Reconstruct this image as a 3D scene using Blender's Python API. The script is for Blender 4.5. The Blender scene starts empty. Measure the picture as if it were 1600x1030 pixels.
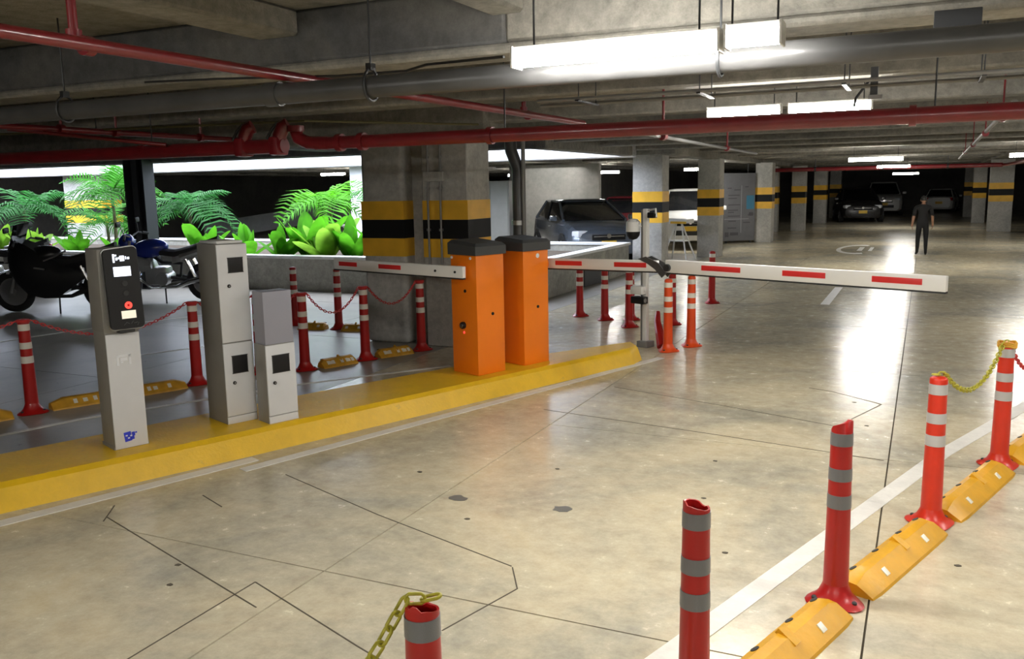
import bpy, bmesh, math, random
from mathutils import Vector, Matrix
random.seed(11)
S = bpy.context.scene
COL = S.collection
R = math.radians

# ------------------------------------------------------------------ camera, sky, exposure
def setup_camera():
    yaw, pit, rol = R(25.24), R(9.18), R(-1.065)
    F = Vector((-math.sin(yaw)*math.cos(pit), math.cos(yaw)*math.cos(pit), -math.sin(pit)))
    R0 = Vector((math.cos(yaw), math.sin(yaw), 0)); U0 = R0.cross(F)
    rt = math.cos(rol)*R0 + math.sin(rol)*U0; up = -math.sin(rol)*R0 + math.cos(rol)*U0
    cd = bpy.data.cameras.new('camera'); cd.sensor_width = 36; cd.lens = 36*1367/1600
    cd.clip_start = .05; cd.clip_end = 300
    o = bpy.data.objects.new('camera', cd); COL.objects.link(o)
    m = Matrix((( rt.x, up.x, -F.x, 0), (rt.y, up.y, -F.y, 0), (rt.z, up.z, -F.z, 2.0), (0, 0, 0, 1)))
    o.matrix_world = m; S.camera = o
setup_camera()
w = bpy.data.worlds.new('sky'); S.world = w; w.use_nodes = True
w.node_tree.nodes['Background'].inputs[0].default_value = (.79, .85, 1.0, 1)
w.node_tree.nodes['Background'].inputs[1].default_value = SKY_STRENGTH = 4.2
TUBE = 62.0                      # radiance of the fluorescent diffusers
S.view_settings.view_transform = 'Standard'; S.view_settings.look = 'None'
S.view_settings.gamma = 1.0; S.view_settings.use_curve_mapping = False
S.view_settings.exposure = 1.3
S.cycles.max_bounces = 7; S.cycles.diffuse_bounces = 4; S.cycles.glossy_bounces = 3; S.cycles.transmission_bounces = 3; S.cycles.caustics_reflective = False; S.cycles.caustics_refractive = False

# ------------------------------------------------------------------ mesh helpers
def box(bm, c, s, rz=0, bev=0, seg=2, M=None):
    t = bmesh.new(); bmesh.ops.create_cube(t, size=1)
    bmesh.ops.scale(t, vec=s, verts=t.verts)
    if bev: bmesh.ops.bevel(t, geom=t.edges[:], offset=bev, segments=seg, affect='EDGES', profile=.6)
    m = Matrix.Translation(c) @ Matrix.Rotation(rz, 4, 'Z')
    if M is not None: m = m @ M
    bmesh.ops.transform(t, matrix=m, verts=t.verts); merge(bm, t)
def merge(bm, t):
    me = bpy.data.meshes.new('tmp'); t.to_mesh(me); t.free(); bm.from_mesh(me); bpy.data.meshes.remove(me)
def frame(d):
    d = Vector(d).normalized(); a = Vector((0, 0, 1)) if abs(d.z) < .9 else Vector((1, 0, 0))
    x = d.cross(a).normalized(); return x, d.cross(x).normalized()
def rings(bm, rs, cap=True, closed=False):
    vs = [[bm.verts.new(p) for p in r_] for r_ in rs]; n = len(vs[0])
    for i in range(len(vs) - (0 if closed else 1)):
        a, b = vs[i], vs[(i+1) % len(vs)]
        for k in range(n):
            try: bm.faces.new((a[k], a[(k+1) % n], b[(k+1) % n], b[k]))
            except ValueError: pass
    if cap and not closed:
        for q in (vs[0][::-1], vs[-1]):
            try: bm.faces.new(q)
            except ValueError: pass
    return vs
def tube(bm, pts, r, n=8, cap=True, closed=False):
    pts = [Vector(p) for p in pts]; rs = []; m = len(pts)
    rr = r if isinstance(r, (list, tuple)) else [r]*m
    X = None
    for i, p in enumerate(pts):
        if closed: d = pts[(i+1) % m] - pts[i-1]
        else: d = pts[min(i+1, m-1)] - pts[max(i-1, 0)]
        d.normalize()
        if X is None: X, _ = frame(d)
        X = (X - d*X.dot(d)).normalized(); Y = d.cross(X)
        rs.append([p + (X*math.cos(2*math.pi*k/n) + Y*math.sin(2*math.pi*k/n))*rr[i] for k in range(n)])
    rings(bm, rs, cap, closed)
def cyl(bm, a, b, r0, r1=None, n=16): tube(bm, [a, b], [r0, r0 if r1 is None else r1], n)
def lathe(bm, prof, c=(0, 0, 0), n=20, M=None):
    rs = [[Vector((r_*math.cos(2*math.pi*k/n), r_*math.sin(2*math.pi*k/n), z)) for k in range(n)] for r_, z in prof]
    t = bmesh.new(); rings(t, rs)
    m = Matrix.Translation(c)
    if M is not None: m = m @ M
    bmesh.ops.transform(t, matrix=m, verts=t.verts); merge(bm, t)
def prism(bm, poly, z0, z1, inset=0.0):
    """horizontal polygon pulled up from z0 to z1"""
    rings(bm, [[Vector((x, y, z0)) for x, y in poly], [Vector((x, y, z1)) for x, y in poly]])
def slabp(bm, poly, M, d):
    """polygon in local xy, thickness d along local z, put through M"""
    rings(bm, [[M @ Vector((x, y, 0)) for x, y in poly], [M @ Vector((x, y, d)) for x, y in poly]])
def quadstrip(bm, a, b):
    va = [bm.verts.new(p) for p in a]; vb = [bm.verts.new(p) for p in b]
    for i in range(len(va)-1): bm.faces.new((va[i], va[i+1], vb[i+1], vb[i]))
def obj(name, bm, mat, parent=None, ang=38, smooth=True, recalc=True, loc=None):
    if recalc: bmesh.ops.recalc_face_normals(bm, faces=bm.faces[:])
    me = bpy.data.meshes.new(name); bm.to_mesh(me); bm.free()
    if smooth:
        me.polygons.foreach_set('use_smooth', [True]*len(me.polygons))
        me.set_sharp_from_angle(angle=R(ang))
    for m in (mat if isinstance(mat, (list, tuple)) else [mat]): me.materials.append(M[m])
    o = bpy.data.objects.new(name, me); COL.objects.link(o)
    if parent: o.parent = parent
    if loc: o.location = loc
    return o
def B(): return bmesh.new()
def thing(name, label, cat, loc=(0, 0, 0), rz=0, group=None):
    o = bpy.data.objects.new(name, None); COL.objects.link(o); o.empty_display_size = .1
    o.location = loc; o.rotation_euler = (0, 0, rz); o['label'] = label; o['category'] = cat
    if group: o['group'] = group
    return o
def tag(o, label, cat, group=None):
    o['label'] = label; o['category'] = cat
    if group: o['group'] = group
    return o
def struct(o): o['kind'] = 'structure'; return o
def dup(root, label, loc=None, rz=None, group=None):
    def rec(o, par):
        c = o.copy(); COL.objects.link(c); c.parent = par
        for ch in o.children: rec(ch, c)
        return c
    r_ = rec(root, None); r_['label'] = label
    if loc is not None: r_.location = loc
    if rz is not None: r_.rotation_euler = (0, 0, rz)
    if group: r_['group'] = group
    return r_
def pbox(name, c, s, mat, parent, rz=0, bev=0):
    b = B(); box(b, c, s, rz, bev); return obj(name, b, mat, parent)

# ------------------------------------------------------------------ materials
M = {}
def nodes(name):
    m = bpy.data.materials.new(name); m.use_nodes = True; M[name] = m
    nt = m.node_tree; return m, nt, nt.nodes['Principled BSDF']
def plain(name, col, rough=.5, metal=0, bump=0, bscale=80, var=0, vscale=6, coat=0, spec=.5, emit=None, trans=0):
    m, nt, p = nodes(name); L = nt.links
    p.inputs['Base Color'].default_value = (*col, 1); p.inputs['Roughness'].default_value = rough
    p.inputs['Metallic'].default_value = metal; p.inputs['Specular IOR Level'].default_value = spec
    p.inputs['Coat Weight'].default_value = coat; p.inputs['Coat Roughness'].default_value = .08
    if trans: p.inputs['Transmission Weight'].default_value = trans
    if emit: p.inputs['Emission Color'].default_value = (*emit[0], 1); p.inputs['Emission Strength'].default_value = emit[1]
    if var or bump:
        tc = nt.nodes.new('ShaderNodeTexCoord')
    if var:
        n = nt.nodes.new('ShaderNodeTexNoise'); n.inputs['Scale'].default_value = vscale; n.inputs['Detail'].default_value = 6
        L.new(tc.outputs['Object'], n.inputs['Vector'])
        r_ = nt.nodes.new('ShaderNodeValToRGB'); r_.color_ramp.elements[0].position = .3; r_.color_ramp.elements[1].position = .7
        r_.color_ramp.elements[0].color = (*[c*(1-var) for c in col], 1); r_.color_ramp.elements[1].color = (*[min(1, c*(1+var)) for c in col], 1)
        L.new(n.outputs['Fac'], r_.inputs['Fac']); L.new(r_.outputs['Color'], p.inputs['Base Color'])
    if bump:
        n2 = nt.nodes.new('ShaderNodeTexNoise'); n2.inputs['Scale'].default_value = bscale; n2.inputs['Detail'].default_value = 4
        L.new(tc.outputs['Object'], n2.inputs['Vector'])
        b = nt.nodes.new('ShaderNodeBump'); b.inputs['Strength'].default_value = bump; b.inputs['Distance'].default_value = .01
        L.new(n2.outputs['Fac'], b.inputs['Height']); L.new(b.outputs['Normal'], p.inputs['Normal'])
    return m
def concrete(name, c1, c2, c3, scale=.7, rough=.85, fine=.25, bump=.3, spec=.3, rlo=None, world=True, spots=0):
    m, nt, p = nodes(name); L = nt.links; N = nt.nodes.new
    if world:
        g = N('ShaderNodeNewGeometry'); vec = g.outputs['Position']
    else: vec = N('ShaderNodeTexCoord').outputs['Object']
    n1 = N('ShaderNodeTexNoise'); n1.inputs['Scale'].default_value = scale; n1.inputs['Detail'].default_value = 8; n1.inputs['Roughness'].default_value = .62
    n1.inputs['Distortion'].default_value = .6
    n2 = N('ShaderNodeTexNoise'); n2.inputs['Scale'].default_value = scale*12; n2.inputs['Detail'].default_value = 10; n2.inputs['Roughness'].default_value = .78
    n3 = N('ShaderNodeTexNoise'); n3.inputs['Scale'].default_value = 70; n3.inputs['Detail'].default_value = 5
    for n in (n1, n2, n3): L.new(vec, n.inputs['Vector'])
    r1 = N('ShaderNodeValToRGB'); e = r1.color_ramp.elements
    e[0].position = .34; e[0].color = (*c1, 1); e[1].position = .66; e[1].color = (*c3, 1)
    k = r1.color_ramp.elements.new(.5); k.color = (*c2, 1)
    L.new(n1.outputs['Fac'], r1.inputs['Fac'])
    mx = N('ShaderNodeMix'); mx.data_type = 'RGBA'; mx.blend_type = 'OVERLAY'; mx.inputs['Factor'].default_value = fine
    r2 = N('ShaderNodeValToRGB'); r2.color_ramp.elements[0].position = .25; r2.color_ramp.elements[1].position = .75
    L.new(n2.outputs['Fac'], r2.inputs['Fac'])
    L.new(r1.outputs['Color'], mx.inputs['A']); L.new(r2.outputs['Color'], mx.inputs['B'])
    out = mx.outputs['Result']
    if spots:
        n4 = N('ShaderNodeTexNoise'); n4.inputs['Scale'].default_value = 3.2; n4.inputs['Detail'].default_value = 9; n4.inputs['Roughness'].default_value = .75
        L.new(vec, n4.inputs['Vector'])
        r4 = N('ShaderNodeValToRGB'); r4.color_ramp.elements[0].position = .60; r4.color_ramp.elements[1].position = .72
        r4.color_ramp.elements[0].color = (1, 1, 1, 1); r4.color_ramp.elements[1].color = (1-spots, 1-spots, 1-spots*.9, 1)
        L.new(n4.outputs['Fac'], r4.inputs['Fac'])
        m4 = N('ShaderNodeMix'); m4.data_type = 'RGBA'; m4.blend_type = 'MULTIPLY'; m4.inputs['Factor'].default_value = 1
        L.new(out, m4.inputs['A']); L.new(r4.outputs['Color'], m4.inputs['B']); out = m4.outputs['Result']
    L.new(out, p.inputs['Base Color'])
    p.inputs['Specular IOR Level'].default_value = spec
    if rlo is not None:
        mr = N('ShaderNodeMapRange'); mr.inputs['From Min'].default_value = .3; mr.inputs['From Max'].default_value = .7
        mr.inputs['To Min'].default_value = rlo; mr.inputs['To Max'].default_value = rough
        L.new(n2.outputs['Fac'], mr.inputs['Value']); L.new(mr.outputs['Result'], p.inputs['Roughness'])
    else: p.inputs['Roughness'].default_value = rough
    b = N('ShaderNodeBump'); b.inputs['Strength'].default_value = bump; b.inputs['Distance'].default_value = .006
    L.new(n3.outputs['Fac'], b.inputs['Height']); L.new(b.outputs['Normal'], p.inputs['Normal'])
    return m
def paint_worn(name, col, under, amt=.62, scale=5, rough=.45):
    m, nt, p = nodes(name); L = nt.links; N = nt.nodes.new
    g = N('ShaderNodeNewGeometry'); n = N('ShaderNodeTexNoise'); n.inputs['Scale'].default_value = scale; n.inputs['Detail'].default_value = 9; n.inputs['Roughness'].default_value = .72
    L.new(g.outputs['Position'], n.inputs['Vector'])
    r_ = N('ShaderNodeValToRGB'); e = r_.color_ramp.elements
    e[0].position = amt; e[0].color = (*col, 1); e[1].position = min(.99, amt+.10); e[1].color = (*under, 1)
    k = e.new(.36); k.color = (*[c*.86 for c in col], 1)
    L.new(n.outputs['Fac'], r_.inputs['Fac']); L.new(r_.outputs['Color'], p.inputs['Base Color'])
    p.inputs['Roughness'].default_value = rough
    n2 = N('ShaderNodeTexNoise'); n2.inputs['Scale'].default_value = 40; L.new(g.outputs['Position'], n2.inputs['Vector'])
    b = N('ShaderNodeBump'); b.inputs['Strength'].default_value = .3; b.inputs['Distance'].default_value = .008
    L.new(n2.outputs['Fac'], b.inputs['Height']); L.new(b.outputs['Normal'], p.inputs['Normal'])
    return m
def emitter(name, col, s):
    m, nt, p = nodes(name); p.inputs['Base Color'].default_value = (*col, 1)
    p.inputs['Emission Color'].default_value = (*col, 1); p.inputs['Emission Strength'].default_value = s

concrete('floor', (.40, .38, .31), (.56, .50, .365), (.70, .61, .42), scale=.6, rough=.30, rlo=.16, fine=.30, bump=.03, spec=.5, spots=.10)
concrete('floor_grey', (.27, .26, .235), (.34, .32, .28), (.40, .375, .325), scale=.6, rough=.42, rlo=.25, fine=.25, bump=.03, spec=.28, spots=.10)
plain('joint', (.10, .085, .06), .9)
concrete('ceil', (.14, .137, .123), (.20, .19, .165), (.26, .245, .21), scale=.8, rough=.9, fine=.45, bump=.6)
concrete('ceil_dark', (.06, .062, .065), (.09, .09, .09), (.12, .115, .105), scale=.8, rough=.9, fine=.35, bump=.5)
concrete('column', (.33, .33, .31), (.41, .405, .38), (.48, .47, .44), scale=1.2, rough=.8, fine=.3, bump=.3)
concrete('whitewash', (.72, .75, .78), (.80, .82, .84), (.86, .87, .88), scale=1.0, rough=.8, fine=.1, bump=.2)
concrete('planter', (.24, .24, .22), (.33, .32, .28), (.40, .38, .33), scale=1.0, rough=.85, fine=.35, bump=.4)
concrete('coping', (.60, .62, .62), (.68, .69, .68), (.75, .75, .74), scale=1.5, rough=.7, fine=.2, bump=.2)
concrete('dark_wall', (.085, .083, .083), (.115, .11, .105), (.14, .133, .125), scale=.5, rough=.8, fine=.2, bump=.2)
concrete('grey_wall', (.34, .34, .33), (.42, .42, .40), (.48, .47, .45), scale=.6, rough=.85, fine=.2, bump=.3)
plain('soil', (.06, .045, .03), .95, bump=.8, bscale=30, var=.4, vscale=20)
paint_worn('curb_yellow', (.82, .50, .012), (.30, .22, .08), .63, 4.5)
paint_worn('line_white', (.80, .78, .72), (.50, .47, .38), .66, 7)
plain('band_yellow', (.78, .44, .03), .5, var=.12, vscale=4)
plain('band_black', (.007, .0075, .008), .6, spec=.25)
plain('red_pipe', (.16, .009, .013), .32, var=.15, vscale=8, coat=.2)
plain('drain_pipe', (.06, .06, .06), .35, var=.2, vscale=5)
plain('dark_metal', (.045, .047, .05), .5, metal=.6)
plain('steel', (.42, .42, .41), .35, metal=.9, var=.1)
plain('conduit', (.22, .22, .215), .55, metal=.3)
plain('white_metal', (.74, .74, .72), .4, var=.03)
plain('kiosk_side_shaded', (.25, .243, .225), .45, var=.05)  # kiosk grey darkened, holding the shade of the side faces in the colour
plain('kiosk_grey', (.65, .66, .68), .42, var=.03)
plain('kiosk_lilac', (.29, .29, .34), .4)
plain('black_plastic', (.010, .010, .011), .45, spec=.3)
plain('black_matte', (.025, .025, .026), .6)
plain('rubber', (.02, .02, .02), .8, bump=.3)
plain('orange', (.90, .215, .008), .38, coat=.15, var=.03)
plain('cap_grey', (.055, .058, .06), .5)
plain('post_red', (.42, .009, .008), .38, var=.06, vscale=9, coat=.1)
plain('post_scarlet', (.60, .028, .009), .38, var=.06, vscale=9, coat=.1)
plain('post_orange', (.75, .075, .01), .4, var=.05, vscale=9)
plain('tape_lit', (.5, .5, .5), .32, metal=.2)  # brighter copy of the band tape for posts lit by the near lamp
plain('tape', (.20, .205, .22), .32, metal=.35, bump=.15, bscale=300)  # darker copy: shade of bands backlit by the lamp, put into the colour
plain('tape_white', (.78, .74, .66), .4)
plain('sep_yellow', (.70, .36, .012), .42, var=.12, vscale=7, bump=.15, bscale=30)
plain('sep_ochre', (.62, .33, .03), .5, var=.2, vscale=10)
plain('reflector', (.86, .83, .72), .25)
plain('chain_yellow', (.42, .38, .03), .42, var=.3, vscale=30)
plain('chain_red', (.62, .05, .05), .45)
plain('arm_white', (.80, .80, .78), .38)
plain('arm_red', (.66, .03, .03), .35)
emitter('screen', (.80, .86, 1.0), .75)
emitter('led_red', (1.0, .07, .05), .5)
plain('label_cream_glow', (.80, .72, .58), .5, emit=((1, .9, .75), .25))  # slight glow added to a paper label that is no lamp
plain('logo_blue', (.03, .05, .62), .4)
plain('sticker', (.78, .80, .84), .4)
plain('chrome', (.7, .7, .7), .15, metal=1)
emitter('tube_light', (1.0, .97, .91), TUBE)
plain('lamp_housing', (.70, .70, .68), .4)
def leafmat(name, col, tr=.45):
    m, nt, q = nodes(name); L = nt.links; N = nt.nodes.new
    tc = N('ShaderNodeTexCoord'); n = N('ShaderNodeTexNoise'); n.inputs['Scale'].default_value = 3; L.new(tc.outputs['Object'], n.inputs['Vector'])
    r_ = N('ShaderNodeValToRGB'); r_.color_ramp.elements[0].position = .3; r_.color_ramp.elements[1].position = .7
    r_.color_ramp.elements[0].color = (*[c*.6 for c in col], 1); r_.color_ramp.elements[1].color = (*[min(1, c*1.35) for c in col], 1)
    L.new(n.outputs['Fac'], r_.inputs['Fac']); L.new(r_.outputs['Color'], q.inputs['Base Color']); q.inputs['Roughness'].default_value = .6; q.inputs['Specular IOR Level'].default_value = .2
    t = N('ShaderNodeBsdfTranslucent'); L.new(r_.outputs['Color'], t.inputs['Color'])
    mx = N('ShaderNodeMixShader'); mx.inputs[0].default_value = tr; L.new(q.outputs[0], mx.inputs[1]); L.new(t.outputs[0], mx.inputs[2])
    L.new(mx.outputs[0], nt.nodes['Material Output'].inputs['Surface'])
leafmat('leaf', (.09, .34, .015)); leafmat('leaf_pale', (.22, .44, .04)); leafmat('frond', (.045, .20, .02)); leafmat('frond_blue', (.03, .14, .03))
plain('stem', (.10, .09, .04), .8)
plain('glass_dark', (.008, .009, .011), .06, coat=.4)
plain('car_slate', (.15, .18, .23), .25, metal=.5, coat=.8)
plain('car_maroon', (.12, .012, .018), .28, metal=.2, coat=.7)
plain('car_white', (.72, .72, .70), .3, coat=.6)
plain('car_black', (.02, .02, .021), .3, coat=.6)
plain('car_silver', (.45, .46, .47), .3, metal=.5, coat=.6)
plain('lamp_glass', (.82, .86, .92), .1, coat=.5)
plain('tail_red', (.45, .01, .015), .2, coat=.5)
plain('plate', (.80, .52, .05), .5)
plain('moto_black', (.010, .010, .012), .3, coat=.4)
plain('moto_blue', (.01, .03, .30), .25, coat=.6)
plain('moto_silver', (.42, .42, .42), .35, metal=.6)
plain('cloth_black', (.005, .005, .0055), .85, bump=.2)
plain('cloth_trouser', (.003, .003, .0035), .85)
plain('skin', (.30, .16, .10), .55)
plain('hair', (.012, .010, .009), .7)
plain('board', (.14, .143, .155), .5, var=.06)
plain('board_ink', (.08, .08, .09), .6)
plain('board_blue', (.05, .2, .32), .5)
plain('board_pale', (.3, .31, .33), .5)
plain('oil', (.17, .165, .15), .35)
# ------------------------------------------------------------------ floor
X0, X1, Y0, Y1 = -32.0, 9.0, -8.0, 66.0
b = B(); box(b, ((X0+X1)/2, (Y0+Y1)/2, -.11), (X1-X0, Y1-Y0, .2))
floor = struct(obj('floor', b, 'joint'))
JX = [-.15+2.66*k for k in range(-4, 4)]; JY = [3.55+3.14*k for k in range(-3, 8)]
b = B(); box(b, (0, 0, -.005), (2.66-.010, 3.14-.010, .01))
slab = gslab = None
for i in [len(JX)-2]+list(range(len(JX)-2)):
    for j in range(len(JY)-1):
        c = ((JX[i]+JX[i+1])/2, (JY[j]+JY[j+1])/2, 0)
        if slab is None: slab = obj('concrete_slab', b, 'floor', floor, loc=(JX[-1]-1.33, c[1], 0)); o = slab
        else:
            o = slab.copy(); COL.objects.link(o); o.location = c
            if JX[i+1] < -5 and gslab is None: o.data = o.data.copy(); o.data.materials[0] = M['floor_grey']; gslab = o.data
            elif JX[i+1] < -5: o.data = gslab
xa, xb, ya, yb = JX[0], JX[-1], JY[0], JY[-1]
for (p, q, r_, s) in ((X0, xa-.006, Y0, Y1), (xb+.006, X1, Y0, Y1), (xa, xb, yb+.006, Y1), (xa, xb, Y0, ya-.006)):
    b = B(); box(b, ((p+q)/2, (r_+s)/2, -.005), (q-p, s-r_, .01)); obj('concrete_slab', b, 'floor_grey' if q < -5 else 'floor', floor)
def strip(name, pts, wd, mat, z=.002, h=.003, parent=floor):
    b = B()
    for (p, q) in zip(pts[:-1], pts[1:]):
        p = Vector((*p, 0)); q = Vector((*q, 0)); d = q-p
        box(b, ((p+q)/2).to_tuple()[:2]+(z-h/2,), (d.length, wd, h), math.atan2(d.y, d.x))
    return obj(name, b, mat, parent)
for pts in ([(-4.57, 3.66), (-2.86, 3.08)], [(-4.70, 3.83), (-4.53, 3.6)],
            [(-4.06, 4.76), (-3.0, 4.35), (-1.91, 3.99)], [(-1.90, 3.98), (-1.77, 3.76), (-1.91, 3.24)],
            [(-3.05, 2.0), (-3.06, 3.3)], [(-3.06, 3.3), (-2.19, 2.97), (-1.6, 2.76)], [(-2.75, 8.23), (-1.6, 7.86), (-.61, 7.51)],
            [(-.95, 8.86), (-.73, 8.78), (-.27, 8.41), (-.48, 7.78)], [(-3.06, 7.14), (-1.5, 6.9), (-.18, 6.66)], [(-4.3, 4.2), (-4.02, 4.08)]):
    strip('saw_cut', pts, .007, 'joint')
def blob(name, c, rx, ry, mat, n=16, seed=1, z=.003, parent=floor, rz=0):
    rnd = random.Random(seed); b = B(); P = []
    for k in range(n):
        a = 2*math.pi*k/n; s = 1+rnd.uniform(-.2, .2)
        P.append(b.verts.new((c[0]+math.cos(a+rz)*0+math.cos(rz)*rx*s*math.cos(a)-math.sin(rz)*ry*s*math.sin(a),
                              c[1]+math.sin(rz)*rx*s*math.cos(a)+math.cos(rz)*ry*s*math.sin(a), z)))
    f = b.faces.new(P); r_ = bmesh.ops.extrude_face_region(b, geom=[f])
    bmesh.ops.translate(b, verts=[v for v in r_['geom'] if isinstance(v, bmesh.types.BMVert)], vec=(0, 0, -.002))
    return obj(name, b, mat, parent)
blob('oil_stain', (-2.68, 4.80), .06, .05, 'oil', seed=2); blob('oil_stain', (-1.97, 4.88), .062, .05, 'oil', seed=3)
for i, (x, y) in enumerate([(-3.19, 5.17), (-2.45, 4.5), (-2.3, 5.6), (-3.6, 3.3), (-3.45, 3.1), (-.5, 8.4), (-.35, 7.6), (-.1, 6.05), (-1.3, 6.2), (-4.75, 6.35), (-4.3, 6.8), (-1.2, 5.4), (.25, 4.9), (-.9, 4.6)]):
    blob('pockmark', (x, y), .018, .014, 'joint', n=9, seed=i+5)
# painted lines
def bar(pts, wd, label, cat='road marking', mat='line_white', name='painted_line', off=0):
    o = strip(name, pts, wd, mat, z=.004, h=.004, parent=None); tag(o, label, cat); return o
bar([(-2.02, -.1), (-.83, 3.68), (.20, 6.97), (.91, 8.83), (4.15, 18.9)], .115, 'broad white painted line along the near row of red posts')
bar([(-6.30, -.05), (-4.52, 4.97)], .11, 'white painted line hugging the near half of the yellow kerb')
bar([(-4.42, 4.72), (-2.72, 9.86)], .10, 'white painted line running past the orange barrier boxes to the kerb tip')
bar([(-8.0, 2.0), (-7.03, 4.68), (-6.85, 5.3), (-5.86, 7.22), (-4.85, 8.6)], .06, 'thin white line in the left lane between kerb island and yellow stops')
bar([(-11.70, 7.6), (-11.55, 8.9), (-10.8, 11.0)], .08, 'thin faded white bay line on the floor before the motorcycles')
bar([(-9.1, 7.4), (-8.5, 8.8)], .07, 'short faded white line between the ticket pillar and first cabinet')
bar([(-1.43, 15.2), (-1.43, 17.8)], .14, 'short white dash on the lane floor under the long barrier arm')
# round speed marking
t = thing('painted_speed_marking', 'faded round white road marking with a bar in it on the far lane floor', 'road marking', (-1.75, 28.2, 0))
b = B(); n = 22; a0, a1 = R(70), R(290)
for i in range(n):
    p, q = a0+(a1-a0)*i/n, a0+(a1-a0)*(i+1)/n
    rings(b, [[Vector((rr*.62*math.cos(a), rr*1.9*math.sin(a), z)) for rr, z in ((1, .001), (1, .004), (.80, .004), (.80, .001))] for a in (p, q)])
obj('ring', b, 'line_white', t); pbox('bar', (.05, .1, .0025), (.14, 1.5, .003), 'line_white', t); pbox('bar', (.34, .1, .0025), (.10, 1.5, .003), 'line_white', t)

# ------------------------------------------------------------------ ceiling with its beams, light well left open
WX, WY0, WY1 = -6.35, 14.35, 19.35
ZS = 3.2
b = B()
for (p, q, r_, s) in ((X0, X1, Y0, WY0), (X0, X1, WY1, Y1), (WX, X1, WY0, WY1)):
    box(b, ((p+q)/2, (r_+s)/2, ZS+.1), (q-p, s-r_, .2))
ceiling = struct(obj('ceiling', b, 'ceil'))
def beam(x0, x1, y0, y1, z0, mat='ceil', name='beam', z1=ZS): 
    b = B(); box(b, ((x0+x1)/2, (y0+y1)/2, (z0+z1)/2), (x1-x0, y1-y0, z1-z0), bev=.02, seg=1); return obj(name, b, mat, ceiling)
yy = 4.92
while yy < 65:
    over = WY0-.4 < yy < WY1+.1
    if yy < 5:
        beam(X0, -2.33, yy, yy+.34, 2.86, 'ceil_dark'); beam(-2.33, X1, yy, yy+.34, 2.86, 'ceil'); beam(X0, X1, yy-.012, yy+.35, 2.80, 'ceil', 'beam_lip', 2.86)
    else: beam(WX if over else X0, X1, yy, yy+.34, 2.80, 'ceil')
    yy += 2.45
for yv in (2.47, .02, -2.43, -4.88): beam(X0, X1, yv, yv+.34, 2.98)
beam(-4.19, -3.85, -8, 4.92, 3.03); beam(-2.42, -2.2, -8, 4.92, 3.02); beam(-9.5, -9.1, -8, 4.92, 2.9); beam(1.6, 2.0, -8, 4.92, 2.9)
beam(X0, -4.9, 9.72, 10.3, 2.62, 'ceil')                       # girder on the big column
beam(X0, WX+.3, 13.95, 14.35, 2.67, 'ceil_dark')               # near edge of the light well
beam(WX, WX+.3, 13.95, 19.7, 2.67, 'ceil')
beam(-5.75, -5.15, 19.7, 66, 2.68, 'ceil'); beam(2.2, 2.9, 30, 66, 2.75, 'ceil')
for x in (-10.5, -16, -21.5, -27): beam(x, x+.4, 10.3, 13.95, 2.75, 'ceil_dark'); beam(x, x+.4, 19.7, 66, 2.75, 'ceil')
# light well: white far beam, shaft walls going up
def wall(name, x0, x1, y0, y1, z0, z1, mat):
    b = B(); box(b, ((x0+x1)/2, (y0+y1)/2, (z0+z1)/2), (x1-x0, y1-y0, z1-z0)); return struct(obj(name, b, mat))
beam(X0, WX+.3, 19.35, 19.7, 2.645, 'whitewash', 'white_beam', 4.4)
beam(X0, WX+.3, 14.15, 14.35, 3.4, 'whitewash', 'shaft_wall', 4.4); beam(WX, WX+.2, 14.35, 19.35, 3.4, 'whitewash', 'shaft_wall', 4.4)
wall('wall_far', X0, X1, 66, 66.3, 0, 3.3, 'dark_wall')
wall('wall_back', X0, X1, -8.3, -8, 0, 3.3, 'grey_wall')
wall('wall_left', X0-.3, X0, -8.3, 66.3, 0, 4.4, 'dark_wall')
wall('wall_right', X1, X1+.3, -8.3, 66.3, 0, 3.3, 'grey_wall')
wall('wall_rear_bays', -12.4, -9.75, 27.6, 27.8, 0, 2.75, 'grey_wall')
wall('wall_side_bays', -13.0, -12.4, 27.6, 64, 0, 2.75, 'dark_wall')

# ------------------------------------------------------------------ island kerb
poly = [(-6.55, .35), (-4.60, 5.02), (-2.90, 9.38), (-2.90, 9.68), (-3.08, 9.93), (-4.40, 7.85), (-5.04, 6.40), (-6.0, 3.96), (-7.55, .55)]
top = [(-6.66, .42), (-4.72, 5.08), (-3.0, 9.44), (-2.97, 9.66), (-3.10, 9.87), (-4.38, 7.83), (-5.02, 6.38), (-5.97, 3.93), (-7.50, .58)]
b = B(); rings(b, [[Vector((x, y, 0)) for x, y in poly], [Vector((x*.35+u*.65, y*.35+v*.65, .14)) for (x, y), (u, v) in zip(poly, top)], [Vector((u, v, .17)) for u, v in top]])
bmesh.ops.subdivide_edges(b, edges=b.edges[:], cuts=3, use_grid_fill=True)
o = obj('kerb_island', b, 'curb_yellow', ang=25); tag(o, 'long raised kerb island painted yellow under the ticket pillar and barriers', 'kerb')

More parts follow.
